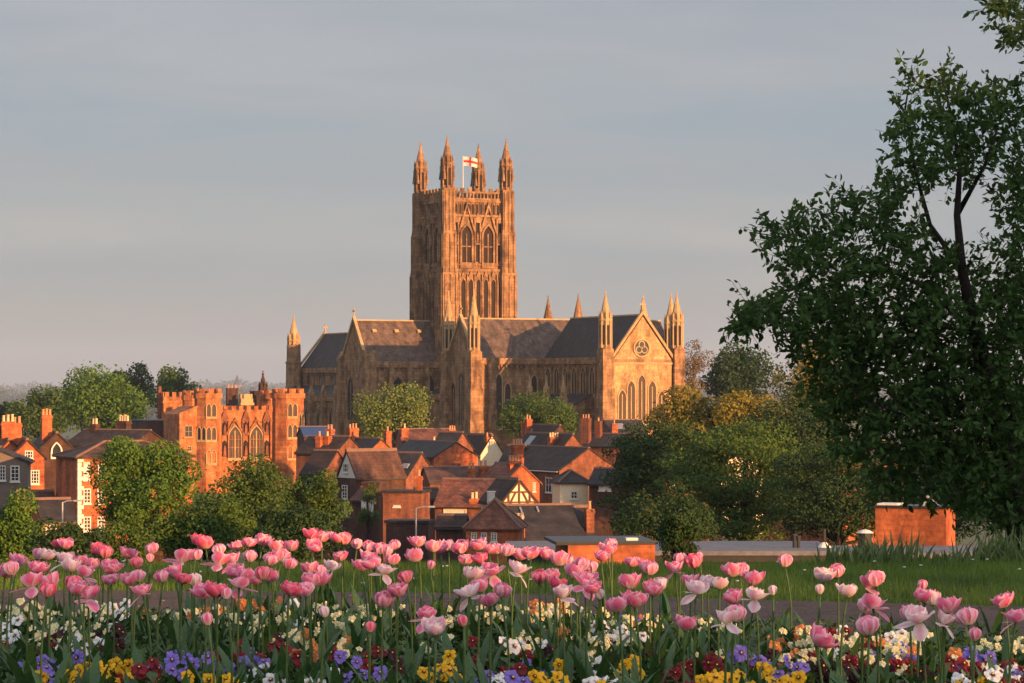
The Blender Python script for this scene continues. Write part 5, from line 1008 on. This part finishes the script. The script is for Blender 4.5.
def viola(px, py, c):
    H_ = rnd.uniform(.21, .26) if c == 'cream' else rnd.uniform(.19, .24); d = F*(1.25-H_)/(py-HY); x0 = (px-CX)/F*d; d = min(max(d, 8.0), bed_far(x0)-.1); x0 = (px-CX)/F*d
    H_ = 1.25-(py-HY)/F*d; o = empty('primrose_plant' if c == 'cream' else 'pansy_plant', (x0, d, -1.25), 0, None, 'primrose' if c == 'cream' else 'pansy', 'low bedding flowers in the flower bed')
    f_ = link('foliage', rnd.choice(MM), o); f_.rotation_euler = (0, 0, rnd.uniform(0, 6.28)); f_.scale = (1.1, 1.1, max(.7, H_/.13*.85))
    n_ = rnd.randint(4, 8) if c == 'cream' else rnd.randint(2, 5)
    for i in range(n_):
        a_, rr = rnd.uniform(0, 6.28), (.07 if c == 'cream' else .09)*math.sqrt(rnd.random()); b_ = link('flower', rnd.choice(VM[c]), o); b_.location = (rr*math.cos(a_)*1.2, rr*math.sin(a_)-.02, H_-rr*rr*3-rnd.uniform(0, .07)+.015)
        b_.rotation_euler = (rnd.uniform(.5, 1.35), rnd.uniform(-.4, .4), rnd.gauss(0, .55)); s = rnd.uniform(.85, 1.15); b_.scale = (s, s, s)
    VI.append((CN[c]+(' at the front' if py > 655 else ' at the back' if py < 622 else ' mid-bed')+' below '+land(px), px, lambda v, o=o: o.__setitem__('label', v)))
SPEC = {'yellow': [(86,654),(95,663),(106,667),(116,661),(61,673),(196,673),(206,678),(445,662),(452,666),(436,655),(545,674),(554,668),(562,676),(616,671),(630,662),(716,675),(728,678),(742,671),(756,668),(770,674),(782,669),(794,676),(806,680),(572,680),(958,678)],
 'purple': [(32,655),(43,654),(57,650),(48,667),(174,656),(188,655),(202,651),(247,653),(254,658),(345,657),(358,667),(490,674),(499,669),(510,675),(523,662),(516,680),(624,616),(742,650),(748,656),(790,664),(776,657),(900,645),(890,646),(964,653),(974,656),(1014,660)],
 'darkred': [(8,640),(40,640),(144,664),(154,668),(133,667),(228,644),(240,648),(276,646),(284,641),(268,652),(350,650),(388,640),(518,649),(526,655),(470,642),(688,662),(700,668),(716,655),(724,660),(734,656),(695,675),(820,646),(836,641),(846,632),(880,652),(870,658),(894,660),(912,655),(985,659),(1000,662),(860,640),(955,662),(1012,672)],
 'maroon': [(60,632),(75,630),(118,636),(122,628),(300,636),(400,652),(560,640),(600,648),(660,645),(770,655),(830,660),(848,668),(875,668),(925,668),(940,655)],
 'white': [(80,633),(66,640),(268,663),(272,671),(88,640),(484,667),(571,660),(592,657),(586,664),(590,680),(602,681),(520,640),(832,655),(965,672),(990,666),(988,678),(244,678),(318,668)],
 'orange': [(320,642),(330,646),(545,602),(555,604),(878,640),(246,600),(262,598),(205,610),(150,604),(795,655)]}
for c, L_ in SPEC.items():
    for px, py in L_: viola(px, py, c)
for px in range(2, 1022, 9):
    for r_ in range(2):
        x = px+rnd.uniform(-8, 8); y0 = np.interp(x, [0, 500, 760, 1024], [600, 602, 620, 638]); y = y0+rnd.uniform(-1, 12)+r_*rnd.uniform(8, 30)
        if math.sin(x*.071+r_*2.1)+math.sin(x*.023+1)+rnd.uniform(-.8, .8) < (-.3 if r_ == 0 else .3): continue
        viola(x, y, rnd.choice(('cream',)*7+('white', 'orange')))
unique(VI)
print('violas', len(VI), 'leafy', NL)
# small mixed leaves on the soil between the plants
n = 34000; yy = 7.6+5.6*nr.rand(n); xx = (nr.rand(n)-.5)*.46*yy; kp = np.array([y < bed_far(x)-.03 for x, y in zip(xx, yy)]); xx, yy = xx[kp], yy[kp]; n = len(xx)
P = np.stack([xx, yy, -1.25+.02+.13*nr.rand(n)], 1); Nn = rand_dir(n)*.8+np.array([0, -.2, .8]); Nn /= np.linalg.norm(Nn, axis=1)[:, None]; V, Fc = leaf_cloud(P, Nn, np.full(n, .05), .45); tag(np_mesh('bedding_foliage', V, Fc, 'bed_leaf'), 'dense low green leaves filling the flower bed', 'foliage', None, 'stuff')
for w_ in warn: print('WINDOW OFF FACE', w_)
